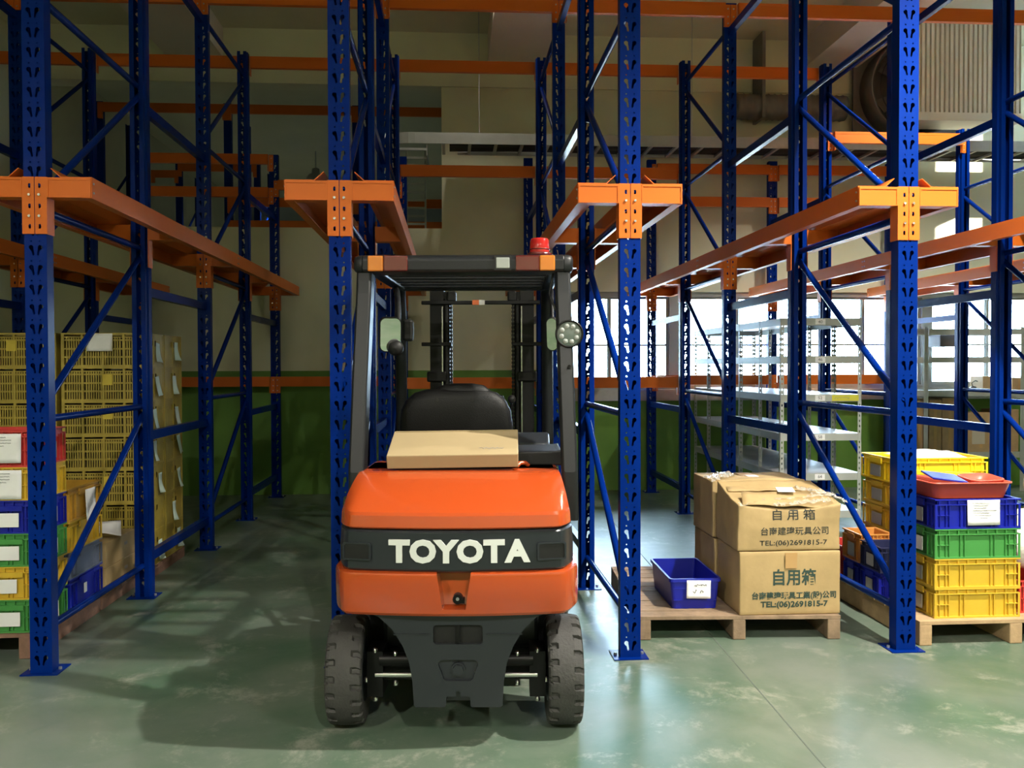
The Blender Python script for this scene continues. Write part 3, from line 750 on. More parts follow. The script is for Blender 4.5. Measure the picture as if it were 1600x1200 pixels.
for x in (.175, .235):
    lv_ = MB().path([(x-.05, 1.0, 1.10), (x-.04, .96, 1.22), (x-.01, .92, 1.34), (x, .90, 1.40)], .007, 8).build('lever', BLACKM, fk)
    MB().lathe([(0, -.024), (.014, -.02), (.021, -.008), (.021, .008), (.014, .02), (0, .024)], 'z', 14, (x, .90, 1.42)).build('lever_knob', BLACKP, lv_)
# seat
def seat_ring(z, w_, y, d, r=.5):
    pts = []
    for i in range(28):
        t = 2*PI*i/28; c, s = math.cos(t), math.sin(t)
        pts.append((w_*math.copysign(abs(c)**r, c)-.05, y+d*math.copysign(abs(s)**.7, s), z))
    return pts
MB().loft([seat_ring(1.06, .24, .72, .22), seat_ring(1.10, .265, .72, .25), seat_ring(1.17, .265, .73, .25), seat_ring(1.20, .24, .74, .22)]).build('seat_cushion', VINYL, fk)
sb = MB().loft([seat_ring(1.12, .275, .60, .075, .35), seat_ring(1.20, .292, .59, .085, .32), seat_ring(1.30, .292, .58, .085, .32), seat_ring(1.38, .280, .57, .08, .36), seat_ring(1.43, .255, .565, .072, .45), seat_ring(1.468, .21, .56, .06, .6), seat_ring(1.485, .15, .56, .04, .8)]).build('seat_back', VINYL, fk)
MB().loft([seat_ring(1.44, .155, .56, .05, .8), seat_ring(1.48, .14, .56, .048, .8), seat_ring(1.505, .11, .56, .036, .8), seat_ring(1.515, .05, .56, .02, .9)]).build('headrest_bulge', VINYL, sb, (.035, 0, 0))
pv_, pf_ = plate_geo(rrect(-.20, .20, 1.14, 1.415, .05), [rrect(-.185, .185, 1.15, 1.40, .045)], .012)
MB().add(pv_, pf_).build('back_seam', BLACKP, sb, (-.05, .485, 0), (-.06, 0, 0)).location = (-.05, .567, 0)
MB().prism(rrect(-.135, .135, 1.16, 1.37, .025), 0, .012, 'y').build('back_panel', BLACKP, sb, (-.05, .568, 0), (-.06, 0, 0))
for x in (-.14, .04): MB().tube((x, .50, 1.432), (x, .488, 1.432), .009, 10).build('seat_button', BLACKP, sb)
# side console
MB().prism([(.245, 1.13), (.255, 1.195), (.45, 1.20), (.475, 1.205), (.48, 1.13)], .22, .60, 'y').build('console', BLACKP, fk, bevel=.008)
MB().path([(.26, .13, 1.135), (.275, .15, 1.15), (.30, .16, 1.15), (.315, .17, 1.136)], .011, 8).build('hood_latch', FORK, fk)
# overhead guard
PB, PT = (.487, .09, 1.10), (.473, .30, 2.05)
for s in (-1, 1):
    mb = MB()
    rings = []
    for (x, y, z) in ((PB[0]*s+.018, PB[1], .9), (PB[0]*s+.016, PB[1]+.01, 1.12), ((PB[0]*.6+PT[0]*.4)*s+.013, .18, 1.5), (PT[0]*s+.011, .275, 1.95), (PT[0]*s+.01, .31, 2.08)):
        hw = .036
        rings.append([(x+hw*cx, y+.05*cy, z) for cx, cy in ((-1, -1), (-.7, -1.15), (.7, -1.15), (1, -1), (1, 1), (.7, 1.15), (-.7, 1.15), (-1, 1))])
    mb.loft(rings, smooth=False); mb.build('rear_pillar', GUARD, fk, bevel=.006)
    mb = MB(); mb.path([(s*.44+.01, .36, 2.09), (s*.44+.01, 1.28, 2.10), (s*.445, 1.42, 2.06), (s*.45, 1.50, 1.95), (s*.455, 1.54, 1.7), (s*.46, 1.60, 1.1)], .035, 10); mb.build('front_pillar', GUARD, fk)
    MB().box(s*.44-.035+.01, s*.44+.035+.01, .30, 1.30, 2.055, 2.12).build('roof_rail', GUARD, fk, bevel=.012)
prof = [(.235, 2.050), (.228, 2.062), (.228, 2.108), (.240, 2.125), (.262, 2.133), (.36, 2.133), (.37, 2.06), (.34, 2.045)]
rb = MB().prism(prof, -.470, .490, 'x').build('rear_roof_bar', GUARD, fk, bevel=.006)
for s in (-1, 1):
    x0 = .01+s*.50
    rings = []
    for k, sc in enumerate((1, .97, .86, .6)):
        xx = .01+s*(.48+(.0, .022, .036, .042)[k]); rings.append([(xx, .30+(y-.30)*sc, 2.09+(z-2.09)*sc) for y, z in prof])
    MB().loft(rings).build('bar_end_cap', GUARD, rb)
    for (xa, xb, m, nm) in (((.372, .445, AMBER, 'turn_light'), (.258, .3715, REDL, 'brake_light')) if s > 0 else ((-.442, -.368, AMBER, 'turn_light'), (-.3675, -.252, REDL, 'brake_light'))):
        MB().box(xa, xb, .219, .24, 2.053, 2.126).build(nm, m, rb, bevel=.006)
MB().box(.158, .238, .220, .24, 2.056, 2.124).build('licence_light_frame', BLACKP, rb); MB().box(.166, .230, .216, .23, 2.064, 2.116).build('reverse_light', LENSW, rb, bevel=.004)
for x in (-.24, .185): MB().tube((x, .226, 2.088), (x, .2255, 2.088), .006, 10).build('screw_hole', BLACKP, rb)
for i in range(6):
    y = .44+i*.165
    MB().box(-.44, .46, y-.02, y+.02, 2.065, 2.10).build('roof_bar', GUARD, fk, bevel=.008)
MB().box(-.42, .44, 1.28, 1.36, 2.055, 2.10).build('roof_front_bar', GUARD, fk, bevel=.01)
MB().box(-.36, -.315, 1.27, 1.279, 2.066, 2.09).build('roof_sticker', PAPER, fk); MB().box(-.40, -.398, .62, .72, 2.06, 2.115).build('roof_sticker', PAPERG, fk)
# beacon
bc = MB().lathe([(0, 0), (.058, 0), (.060, .012), (.05, .018), (0, .018)], 'z', 24, (.375, .33, 2.133)).build('beacon_base', REDL, fk)
MB().lathe([(.046, .016), (.048, .03), (.046, .078), (.040, .086), (0, .088)], 'z', 24, (.375, .33, 2.133)).build('beacon_dome', BEACON, bc)
MB().lathe([(.0485, .03), (.0505, .033), (.0485, .036)], 'z', 24, (.375, .33, 2.133)).build('beacon_ring', REDL, bc)
# mirrors
def mirror(x, y, z, w_, h_, rz):
    pts = rrect(-w_/2, w_/2, -h_/2, h_/2, .03, 5)
    m_ = MB().prism(pts, .006, .045, 'y').build('mirror_housing', BLACKP, fk, (x, y, z), (.13, 0, rz), bevel=.008)
    MB().prism([(a*.92, b*.94) for a, b in pts], 0, .006, 'y').build('mirror_face', MIRR, m_); return m_
m1 = mirror(-.405, .72, 1.77, .115, .185, .25); mirror(.45, .72, 1.77, .06, .18, -.25)
MB().path([(-.44, 1.2, 2.06), (-.40, .95, 2.02), (-.375, .80, 1.93), (-.37, .77, 1.80)], .016, 8).build('mirror_arm', BLACKP, fk)
MB().path([(.46, 1.2, 2.06), (.46, .95, 2.02), (.455, .80, 1.93), (.455, .77, 1.80)], .010, 8).build('mirror_arm', BLACKP, fk)
MB().lathe([(0, -.03), (.03, -.026), (.042, -.005), (.04, .02), (.02, .035), (0, .036)], 'y', 18, (-.375, .70, 1.70)).build('spot_mirror', BLACKP, fk)
MB().box(-.36, -.30, .85, .89, 1.74, 1.86).build('mirror_pad', BLACKP, fk, bevel=.015)
# work lamp
wl = MB().lathe([(0, .05), (.045, .045), (.062, .02), (.066, 0), (.066, -.012), (.058, -.014), (.056, -.004)], 'y', 30, (.508, .17, 1.752)).build('work_lamp', BLACKM, fk)
MB().lathe([(.057, -.006), (.03, -.009), (0, -.010)], 'y', 30, (.508, .17, 1.752)).build('lamp_lens', LAMPG, wl)
for i in range(8):
    a = 2*PI*i/8+.3; MB().lathe([(0, -.013), (.010, -.012), (.012, -.008)], 'y', 10, (.508+.038*math.cos(a), .17, 1.752+.038*math.sin(a))).build('led', LENSW, wl)
MB().path([(.508, .19, 1.69), (.505, .19, 1.66), (.49, .20, 1.64)], .008, 8).build('lamp_bracket', STEEL, wl)
MB().path([(.44, .30, 2.05), (.42, .30, 1.95), (.45, .26, 1.87), (.48, .24, 1.83), (.50, .21, 1.78)], .006, 8).build('wire', BLACKP, wl)
for zz in (1.60, 1.44): MB().tube((.505, .14, zz), (.505, .128, zz), .008, 8).build('pillar_bolt', BLACKM, fk)
# mast
for s in (-1, 1):
    x = s*.30
    prof = [(x-s*.045, -.075), (x+s*.045, -.075), (x+s*.045, -.06), (x-s*.02, -.06), (x-s*.02, .06), (x+s*.045, .06), (x+s*.045, .075), (x-s*.045, .075)]
    mm = MB().prism(prof, .08, 2.12, 'z').build('mast_channel', BLACKM, fk, (.035, 1.98, 0))
    MB().box(x-s*.02-.03, x-s*.02+.03, -.05, .05, .12, 2.10).build('inner_channel', BLACKM, mm, (-s*.035, .0, 0))
    MB().tube((s*.235, -.06, .1), (s*.235, -.06, 2.05), .022, 12).build('lift_cylinder', BLACKM, mm)
    MB().tube((s*.262, -.09, .4), (s*.262, -.09, 2.0), .007, 8).build('polished_rod', CHROME, mm)
    cq = MB(); z = .5
    while z < 2.05: cq.box(s*.205-.009, s*.205+.009, -.07, -.06, z, z+.016); cq.box(s*.205-.005, s*.205+.005, -.075, -.055, z+.014, z+.026); z += .026
    cq.build('chain', BLACKM, mm)
    for zz in (1.75,): MB().box(s*.40 if s < 0 else .20, -.20 if s < 0 else .40, -.10, -.06, zz-.012, zz+.012).build('collar', BLACKM, mm, bevel=.004)
    MB().box(x-.065, x+.065, -.10, .0, 1.50, 1.57).build('mast_clamp', BLACKM, mm, bevel=.01)
    MB().box(s*.20-.03, s*.20+.03, -.1, -.03, 2.03, 2.10).build('hose_pulley', BLACKM, mm, bevel=.01)
xb = MB().box(-.40, .385, -.10, -.07, 2.012, 2.037).build('mast_crossbar', BLACKM, fk, (.035, 1.98, 0), bevel=.005)
MB().box(-.062, -.018, -.104, -.099, 2.008, 2.041).build('sticker', mat('orange_sticker', (.8, .17, .04), .5), xb); MB().box(-.018, .02, -.104, -.099, 2.008, 2.041).build('sticker', PAPER, xb)
MB().box(-.33, .33, -.05, .05, .15, .25).build('mast_crossbar', BLACKM, fk, (.035, 1.98, 0)); MB().box(-.25, .25, .0, .05, 1.0, 1.08).build('mast_crossbar', BLACKM, fk, (.035, 1.98, 0))
cg = MB().box(-.45, .45, .09, .13, .12, .20).box(-.45, .45, .09, .13, .48, .56).build('fork_carriage', BLACKM, fk, (.035, 1.98, 0))
for s in (-.26, .26): MB().box(s-.06, s+.06, .13, .17, .05, .6).box(s-.06, s+.06, .17, 1.15, .05, .085).build('fork', BLACKM, cg)

# carton on the hood
def place(o, M): o.matrix_world = M
cm = FO+Vector((math.sin(HEAD)*.04, math.cos(HEAD)*.04, 0))
bxw, bxd, bxh = .598, .30, .066
t = thing('carton', 'flat pale cardboard carton lying tilted on the forklift hood', 'box')
t.location = FO+Matrix.Rotation(-HEAD, 3, 'Z') @ Vector((-.03, .045, 1.139)); t.rotation_euler = (.31, -.012, -HEAD)
body = MB().box(-bxw/2, bxw/2, 0, bxd, 0, bxh).build('box_body', CARDL, t, bevel=.005)
MB().box(-bxw/2+.01, bxw/2-.001, bxd*.93, bxd*.931+.004, bxh, bxh+.004).build('flap', CARDL, t)
tx = scribble(.1, .05, [(.12, .235, .05, .010)], 5, .002).build('handwriting', INKF, t, (0, .02, bxh+.001), (-PI/2+.0, 0, 0))
tx.rotation_euler = (-PI/2, 0, 0)
tx.location = (0, .02, bxh+.0012)

# ------------------------------------------------------------------ pallets
def pallet(x, y, w_, d, label, m, nb=9, h=.14, rz=0, top=.02, nst=3):
    """x,y : front left corner"""
    t = thing('pallet', label, 'pallet', (x, y, 0), rz, 'wooden pallets')
    bd = d/nb
    for i in range(nb):
        g = .006 if i else 0
        o = MB().box(0, w_, i*bd+g, (i+1)*bd-.004, h-top, h-random.uniform(0, .003)).build('deck_board', m, t)
    for k in range(nst):
        xx = (w_-.075)*k/(nst-1); MB().box(xx, xx+.075, .0, d, 0, h-top).build('stringer', m, t, bevel=.006)
    return t
PH = .14
P1 = pallet(1.085, 5.06, 1.185, 1.3, 'grey-brown wooden pallet under the printed cartons and the small blue bin', WOOD, 11, PH, -.06)
P2 = pallet(2.66, 4.83, 1.15, 1.35, 'pale wooden pallet under the yellow, green and blue crate stack at the right', WOODL, 10, PH)
P3 = pallet(-3.42, 5.0, 1.12, .95, 'reddish wooden pallet under the coloured bins at the left edge', WOODR, 9, PH)
P4 = pallet(-3.42, 5.98, 1.12, .66, 'wooden pallet under the two small cartons behind the left-hand bins', WOODR, 6, .10)
# ------------------------------------------------------------------ stacking bins
BINC = {}
def bin_meshes(w_, d, h):
    k = (w_, d, h)
    if k in BINC: return BINC[k]
    i = .014; t_ = .005
    b = MB(); x0, x1, y0, y1 = -w_/2+i, w_/2-i, i, d-i
    b.box(x0, x1, y0, y1, .004, .010)
    b.box(x0, x1, y0, y0+t_, 0.004, h-.004); b.box(x0, x1, y1-t_, y1, .004, h-.004); b.box(x0, x0+t_, y0, y1, .004, h-.004); b.box(x1-t_, x1, y0, y1, .004, h-.004)
    r = MB()
    for (za, zb) in ((h-.008, h), (h-.036, h-.030), (0, .010)):
        r.box(-w_/2, w_/2, 0, i, za, zb); r.box(-w_/2, w_/2, d-i, d, za, zb); r.box(-w_/2, -w_/2+i, i, d-i, za, zb); r.box(w_/2-i, w_/2, i, d-i, za, zb)
    q = MB(); th = .004
    fr = [.0, .06, .13, .17, .30, .35, .655, .70, .83, .87, .94, 1]
    for f in fr:
        x = -w_/2+th/2+f*(w_-th)
        for (ya, yb) in ((.002, i), (d-i, d-.002)): q.box(x-th/2, x+th/2, ya, yb, .010, h-.036)
    for f in [.0, .1, .22, .78, .9, 1]:
        y = th/2+f*(d-th)
        for (xa, xb) in ((-w_/2+.002, -w_/2+i), (w_/2-i, w_/2-.002)): q.box(xa, xb, y-th/2, y+th/2, .010, h-.036)
    for k_ in range(9):
        x = -w_/2+w_*(k_+.5)/9
        for (ya, yb) in ((.002, i), (d-i, d-.002)): q.box(x-.003, x+.003, ya, yb, h-.030, h-.008)
    for (fa, fb) in ((0, .17), (.83, 1)):
        for (ya, yb) in ((.002, i), (d-i, d-.002)): q.box(-w_/2+fa*w_, -w_/2+fb*w_, ya, yb, h*.44, h*.44+.004)
    hd = MB()
    hd.box(-w_/2-.004, -w_/2+.006, d*.30, d*.70, h-.050, h-.012)
    hd2 = MB().box(w_/2-.006, w_/2+.004, d*.30, d*.70, h-.050, h-.012)
    BINC[k] = (b, r, q, hd, hd2); BINC[(k, 'm')] = {}
    return BINC[k]
def sbin(x, y, z, w_, d, h, m, label, group=None, rz=0, name='stacking_bin', card='side', cat='bin'):
    t = thing(name, label, cat, (x, y, z), rz, group)
    geo = bin_meshes(w_, d, h); cache = BINC[((w_, d, h), 'm')]
    for nm, g in zip(('bin_body', 'rim', 'ribs', 'handle', 'handle'), geo):
        kk = (id(g), m.name)
        if kk not in cache: cache[kk] = g.mesh(nm, m)
        link(nm, cache[kk], t)
    if card == 'side':
        for s in (-1, 1):
            MB().box(s*w_/2-.004, s*w_/2+.0015, d*.33, d*.66, h*.15, h*.62).build('label_card', GALV if m is not P_GREEN else PAPER, t)
    return t
def sheet(parent, w_, h_, loc, rot=(0, 0, 0), m=PAPER, curl=.01, name='paper_sheet', lines=0, seed=1):
    """sheet in XZ facing -y, origin top centre"""
    n = 8; k = 6; vs = []
    for j in range(k+1):
        for i in range(n+1):
            u, v = i/n-.5, j/k
            y = -curl*(v*v)*(.5+.5*math.cos(3*u))-curl*.4*math.sin(5*u+seed)*v
            vs.append((u*w_, y, -v*h_))
    fs = [(j*(n+1)+i, j*(n+1)+i+1, (j+1)*(n+1)+i+1, (j+1)*(n+1)+i) for j in range(k) for i in range(n)]
    mb = MB().add(vs, fs, True)
    o = mb.build(name, m, parent, loc, rot, fix=False)
    md = o.modifiers.new('thick', 'SOLIDIFY'); md.thickness = .0006
    if lines:
        rows = [(-w_*.38+random.Random(seed+i).uniform(0, w_*.1), w_*random.Random(seed*3+i).uniform(.05, .4), -h_*(.12+.10*i), h_*.012) for i in range(lines)]
        s = scribble(w_, h_, rows, seed, .0022).build('printed_lines', INKF, parent, (loc[0], loc[1]-.003, loc[2]), rot) if parent else None
    return o
SH = .172
# right front stack
XR0 = atY(1460, 960, 4.88).x; XR1 = atY(1594, 960, 4.88).x; BW = XR1-XR0; cx = (XR0+XR1)/2
seq = [(P_YELL, 'scuffed yellow stacking bin at the bottom of the front stack on the pale pallet'), (P_YELL, 'smudged yellow stacking bin under the green one, front stack on the pale pallet'),
       (P_GREEN, 'green stacking bin between blue and yellow ones on the pale pallet'), (P_BLUE, 'blue stacking bin with taped white form, top of the front stack on the pale pallet')]
for i, (m, lab) in enumerate(seq):
    o = sbin(cx, 4.88, PH+i*SH, BW, .40, SH, m, lab, 'bins on the right-hand pallet')
    if i == 3: sheet(o, .195, .145, (.03, -.004, SH-.005), (0, 0, 0), PAPER, .006, 'taped_form', 7, 4)
# red tray on top with scraps
t = thing('tray', 'shallow red plastic tray lying on top of the blue bin at the right', 'tray', (cx-.015, 4.90, PH+4*SH), 0)
def tub(w0, d0, w1, d1, h, th=.006, lip=.018):
    def rr(w_, d, z, r): return [(x, y+d1/2, z) for x, y in rrect(-w_/2, w_/2, -d/2, d/2, r, 4)]
    return MB().loft([rr(w0, d0, 0, .04), rr(w1, d1, h, .05), rr(w1+lip, d1+lip, h, .055), rr(w1+lip, d1+lip, h+.008, .055), rr(w1-.004, d1-.004, h+.008, .05), rr(w0-th, d0-th, th, .04)])
tub(.43, .32, .485, .37, .085).build('tray_body', P_ORED, t)
def scrap(name, label, cat, m, pts, z, th=.012):
    o = MB().prism(pts, 0, th, 'z').build(name, m, None, (0, 0, 0), None, .004); tag(o, label, cat); return o
zt = PH+4*SH+.095
o = MB().box(-.10, .10, 0, .20, 0, .012).build('plastic_sheet', P_BLUE, None, (cx-.115, 4.97, zt-.004), (.10, .12, -.15), .004); tag(o, 'flat dark blue plastic lid lying in the red tray', 'lid')
o = tub(.14, .18, .19, .22, .03, .005, .012).build('plastic_dish', P_ORED, None, (cx+.125, 4.96, zt-.035), (.06, -.04, -.05)); tag(o, 'orange-red plastic dish lying in the red tray', 'dish')
o = MB().box(-.19, .19, 0, .012, 0, .03).build('plastic_strip', P_BYEL, None, (cx-.0, 5.22, zt-.006), (.1, .05, -.12), .003); tag(o, 'yellow plastic strip lying across the back of the red tray', 'strip')
# yellow stack behind
yb = 5.72; xa = 2.95; xb_ = atY(1541, 725, yb).x; bw2 = xb_-xa; cx2 = (xa+xb_)/2
names = ['navy stacking bin at the base of the bright yellow stack behind the pillar', 'yellow stacking bin, second up in the stack behind the front pale-pallet stack', 'yellow stacking bin, third up in the stack behind the front pale-pallet stack', 'yellow stacking bin just below the bright yellow topmost one holding white foam']
zz = PH
for i, (m, lab) in enumerate(zip((P_NAVY, P_YELL, P_YELL, P_YELL), names)):
    sbin(cx2, yb, zz, bw2, .42, .168, m, lab, 'bins on the right-hand pallet'); zz += .168
o = sbin(cx2, yb-.005, zz, bw2+.02, .43, .165, P_BYEL, 'bright yellow stacking bin heaped with white foam sheet, topmost behind the pillar', 'bins on the right-hand pallet')
n = 16; vs = []
for j in range(n+1):
    for i in range(n+1):
        u, v = i/n, j/n
        e = min(u, 1-u, v, 1-v)*5; hgt = .03*min(1, e)+.022*noise.noise(Vector((u*4, v*4, 1)))*min(1, e)
        vs.append(((u-.5)*.42+.02, .03+v*.36, hgt))
fs = [(j*(n+1)+i, j*(n+1)+i+1, (j+1)*(n+1)+i+1, (j+1)*(n+1)+i) for j in range(n) for i in range(n)]
fo_ = MB().add(vs, fs, True).build('foam_sheet', mat('white_foam', (.85, .85, .85), .8), None, (cx2, yb, zz+.160), None, fix=False); md = fo_.modifiers.new('s', 'SOLIDIFY'); md.thickness = .004
tag(fo_, 'crumpled white foam sheet heaped in the bright yellow bin', 'foam sheet')
# bins along the left edge of the pale pallet, seen past the pillar
xl = 2.672
sbin(xl+.12, 5.34, PH, .24, .25, .16, P_BLUE, 'blue bin at pallet level on the left edge of the pale pallet', 'bins on the right-hand pallet', 0)
sbin(xl+.12, 5.32, PH+.16, .24, .27, .16, P_NAVY, 'dark navy bin resting on the blue bin behind the right pillar', 'bins on the right-hand pallet', 0)
sbin(xl+.12, 5.62, PH, .24, .22, .16, P_BLUE, 'blue bin between the red bin and the pillar, at pallet level', 'bins on the right-hand pallet', 0)
sbin(xl+.12, 5.60, PH+.16, .235, .26, .19, P_ORBR, 'orange-brown bin filled with small parts, resting on a blue bin', 'bins on the right-hand pallet', 0)
for i in range(5):
    o = MB().box(-.03, .03, 0, .05, 0, .03).build('small_part', STEEL, None, (xl+.075+.022*i, 5.67+.03*(i % 3), PH+.172+.0), (0, 0, .7*i), .006)
    tag(o, 'small grey metal part inside the orange-brown bin', 'metal part', 'metal parts in the orange-brown bin')
sbin(xl+.12, 5.88, PH, .24, .30, .22, P_RED, 'red bin at the far left end of the pale pallet', 'bins on the right-hand pallet', 0)
# right edge: white sack, carton flaps, red bin
x3 = XR1+.02
sbin(x3+.22, 4.95, PH, .40, .40, .19, P_RED, 'red bin at the right edge beside the yellow stack', 'bins on the right-hand pallet')
def blob(name, m, loc, r, label, cat, seed=1, sq=(1, 1, 1)):
    b = bmesh.new(); bmesh.ops.create_icosphere(b, subdivisions=4, radius=1)
    for v in b.verts:
        p = v.co.copy(); k = 1+.16*noise.noise(p*1.6+Vector((seed, 0, 0)))+.07*noise.noise(p*5+Vector((seed, 3, 0)))
        v.co = Vector((p.x*r*sq[0], p.y*r*sq[1], max(-.8, p.z)*r*sq[2]))*k
    me = bpy.data.meshes.new(name); b.to_mesh(me); b.free(); me.materials.append(m)
    for p in me.polygons: p.use_smooth = True
    o = link(name, me, None, loc); return tag(o, label, cat)
SACK = mat('white_sack', (.78, .74, .68), .7, bump=.5, bscale=25)
blob('sack', SACK, (x3+.30, 5.14, PH+.19+.20), .25, 'white sack bulging beside the blue bin at the right edge', 'sack', 2, (1, .75, .85))
blob('sack', SACK, (x3+.32, 5.12, PH+.19+.55), .15, 'upper white sack on another sack at the right edge', 'sack', 5, (.95, .8, 1.0))
o = MB().box(0, .16, 0, .14, 0, .004).build('cardboard_flap', CARDD, None, (XR1-.12, 5.30, PH+4*SH+.03), (.5, .35, .3)); tag(o, 'brown cardboard piece poking up behind the red tray', 'cardboard')

# ------------------------------------------------------------------ left coloured bins
cxl = atY(60, 900, 5.02).x; bwl = .47
seq = [(P_GREEN, 'green stacking bin at the bottom of the left-hand front stack'), (P_YELL, 'yellow stacking bin second from the bottom, left-hand front stack'), (P_GREEN, 'green stacking bin under the blue one, left-hand front stack'),
       (P_BLUE, 'blue stacking bin in the middle of the left-hand front stack'), (P_YELL, 'yellow stacking bin with large white form under the red one'), (P_RED, 'red stacking bin with large white form, top of the left-hand stack')]
zz = PH; SHL = .183
for i, (m, lab) in enumerate(seq):
    h_ = SHL if i < 5 else .20
    o = sbin(cxl-bwl/2, 5.02, zz, bwl, .37, h_, m, lab, 'bins on the left-hand pallet'); zz += h_
    if i in (4, 5): sheet(o, .24, .16, (.035, -.004, h_-.015), (0, 0, 0), PAPER, .006, 'taped_form', 4, 7+i)
    else: MB().box(-.01, .105 if i != 1 else .09, -.003, .0, h_*.2, h_*.62).build('label_card', PAPER, o, (.03, 0, 0)); MB().box(-.02, .125, -.006, 0, h_*.68, h_-.03).build('handle', m, o, (.03, 0, 0))
# second column
zz = PH
for i, (m, lab, h_) in enumerate(((P_BLUE, 'blue bin with white mark at the bottom of the column behind the left stack', .185), (P_SLATE, 'slate grey bin above the blue marked one behind the left stack', .165), (P_YELL, 'yellow bin below the ochre one behind the left stack', .18), (P_OCHRE, 'ochre bin with white paper, top of the column behind the left stack', .20))):
    o = sbin(cxl-.012-.28, 5.45, zz, .56, .50, h_, m, lab, 'bins on the left-hand pallet', card=None); zz += h_
    if i == 0: MB().box(.28, .2835, .2, .24, .06, .12).build('white_mark', PAPER, o)
    if i == 3: sheet(o, .16, .20, (.287, .30, h_-.03), (0, 0, PI/2), PAPER, .012, 'taped_note', 0, 3)
for i, (z, lab) in enumerate(((.10, 'small brown carton, lower of the pair behind the left-hand bins'), (.10+.17, 'small brown carton with loose paper on top, upper of the pair'))):
    t = thing('carton', lab, 'box', (cxl-.01-.20, 6.0, z), 0, 'small cartons behind the left bins')
    MB().box(-.2, .2, 0, .55, 0, .168).build('box_body', CARD, t, bevel=.004)
    MB().box(-.2, .201, .26, .31, .1685, .1695).build('tape', TAPE, t)
    link('printed_mark', text_mesh('IIIIIII', .035, INKF), t, (.2012, .36, .10), (0, 0, PI/2))
o = sheet(None, .26, .2, (cxl-.15, 6.28, .10+.34+.095), (-PI/2+.42, 0, .35), PAPER, .03, 'loose_paper', 0, 2); tag(o, 'curled white sheet of paper lying on the small brown carton', 'paper')
# ------------------------------------------------------------------ yellow mesh crates
CWD, CDP, CHH = .60, .44, .2535
def crate_meshes():
    f = MB(); w_, d, h = CWD, CDP, CHH; t_ = .022
    for x in (-w_/2, w_/2-t_):
        for y in (0, d-t_): f.box(x, x+t_, y, y+t_, 0, h)
    for y in (0, d-t_):
        f.box(-w_/2+t_, w_/2-t_, y, y+t_, h-.012, h); f.box(-w_/2+t_, w_/2-t_, y+.004, y+t_-.004, h-.035, h-.027); f.box(-w_/2+t_, w_/2-t_, y, y+t_, 0, .016)
        for k in range(1, 4): x = -w_/2+w_*k/4; f.box(x-.008, x+.008, y+.001, y+t_-.001, .016, h-.012)
    for x in (-w_/2, w_/2-t_):
        f.box(x, x+t_, t_, d-t_, h-.012, h); f.box(x, x+t_, t_, d-t_, 0, .016); f.box(x, x+t_, d/2-.012, d/2+.012, .016, h-.012)
    f.box(-w_/2+t_, w_/2-t_, t_, d-t_, .0, .006)
    l = MB()
    for y in (.006, d-.012):
        for c in range(4):
            xa = -w_/2+t_+.0+c*(w_-2*t_)/4; ww = (w_-2*t_)/4
            for k in range(1, 8): x = xa+ww*k/8; l.box(x-.0045, x+.0045, y, y+.006, .016, h-.035)
        for z in (.075, .135, .20): l.box(-w_/2+t_, w_/2-t_, y-.001, y+.007, z-.006, z+.006)
    sp = []
    for s in (-1, 1):
        V, F = plate_geo([(t_, .016), (d-t_, .016), (d-t_, h-.012), (t_, h-.012)], [rrect(d*.36, d*.47, h*.62, h*.80, .015), rrect(d*.53, d*.64, h*.62, h*.80, .015)], .005)
        x = s*(w_/2-.008); sp.append(MB().add([(x+y, px, pz) for px, y, pz in V], F).mesh('side_panel', P_CRATE, fix=False))
    return f.mesh('crate_frame', P_CRATE), l.mesh('lattice', P_CRATE), sp
CF, CLAT, CSP = crate_meshes()
LV = ['bottom', 'second from the bottom', 'third from the bottom', 'middle', 'third from the top', 'second from the top', 'top']
CSHADE = MB().box(-CWD/2+.03, CWD/2-.03, .03, CDP-.03, .008, CHH-.02).mesh('shade_block', mat('gap_shade_dark', (.045, .035, .018), .9, var=.4, vscale=9))  # dark block added inside each crate so the lattice gaps look shaded
def crate(x, y, z, lab, tagm=None, badge=None, seed=0):
    t = thing('mesh_crate', lab, 'crate', (x, y, z), 0, 'yellow mesh crates')
    link('crate_frame', CF, t); link('lattice', CLAT, t); link('shade_block', CSHADE, t)
    for s in CSP: link('side_panel', s, t)
    if badge is not None: MB().box(badge-.035, badge+.035, .0, .006, .12, .20).build('badge', P_CRATEY, t)
    if tagm: sheet(t, .085, .15, (CWD/2+.006, CDP*.5+random.Random(seed).uniform(-.06, .10), CHH*.8-random.Random(seed+5).uniform(0, .04)), (0, random.Random(seed+9).uniform(-.12, .12), PI/2), tagm, .03, 'paper_tag', 0, seed)
    return t
yc = 6.74; xc = atY(226, 600, yc).x-CWD/2
zc0 = .085
for i in range(7):
    o = crate(xc, yc, zc0+i*CHH, 'yellow mesh crate, %s of the right stack, nearer column' % LV[i], PAPERG if i != 1 else None, .03 if i in (2, 4, 5) else None, i)
    if i == 6: sheet(o, .185, .13, (-.02, -.006, CHH-.005), (0, 0, 0), PAPER, .008, 'taped_form', 0, 3)
    crate(xc+.005, yc+CDP+.01, zc0+i*CHH, 'yellow mesh crate, %s of the right stack, farther column' % LV[i], PAPERG, None, i+20)
xc2 = atY(88, 600, yc).x-CWD/2
for i in range(7): crate(xc2, yc, zc0+i*CHH, 'yellow mesh crate, %s of the left stack near the left edge' % LV[i], None, -.02 if i in (6,) else None, i+40)
P5 = pallet(xc2-CWD/2-.02, yc-.01, (xc-xc2)+CWD+.03, .92, 'wooden pallet under the stacks of yellow mesh crates', WOODR, 8, .085)

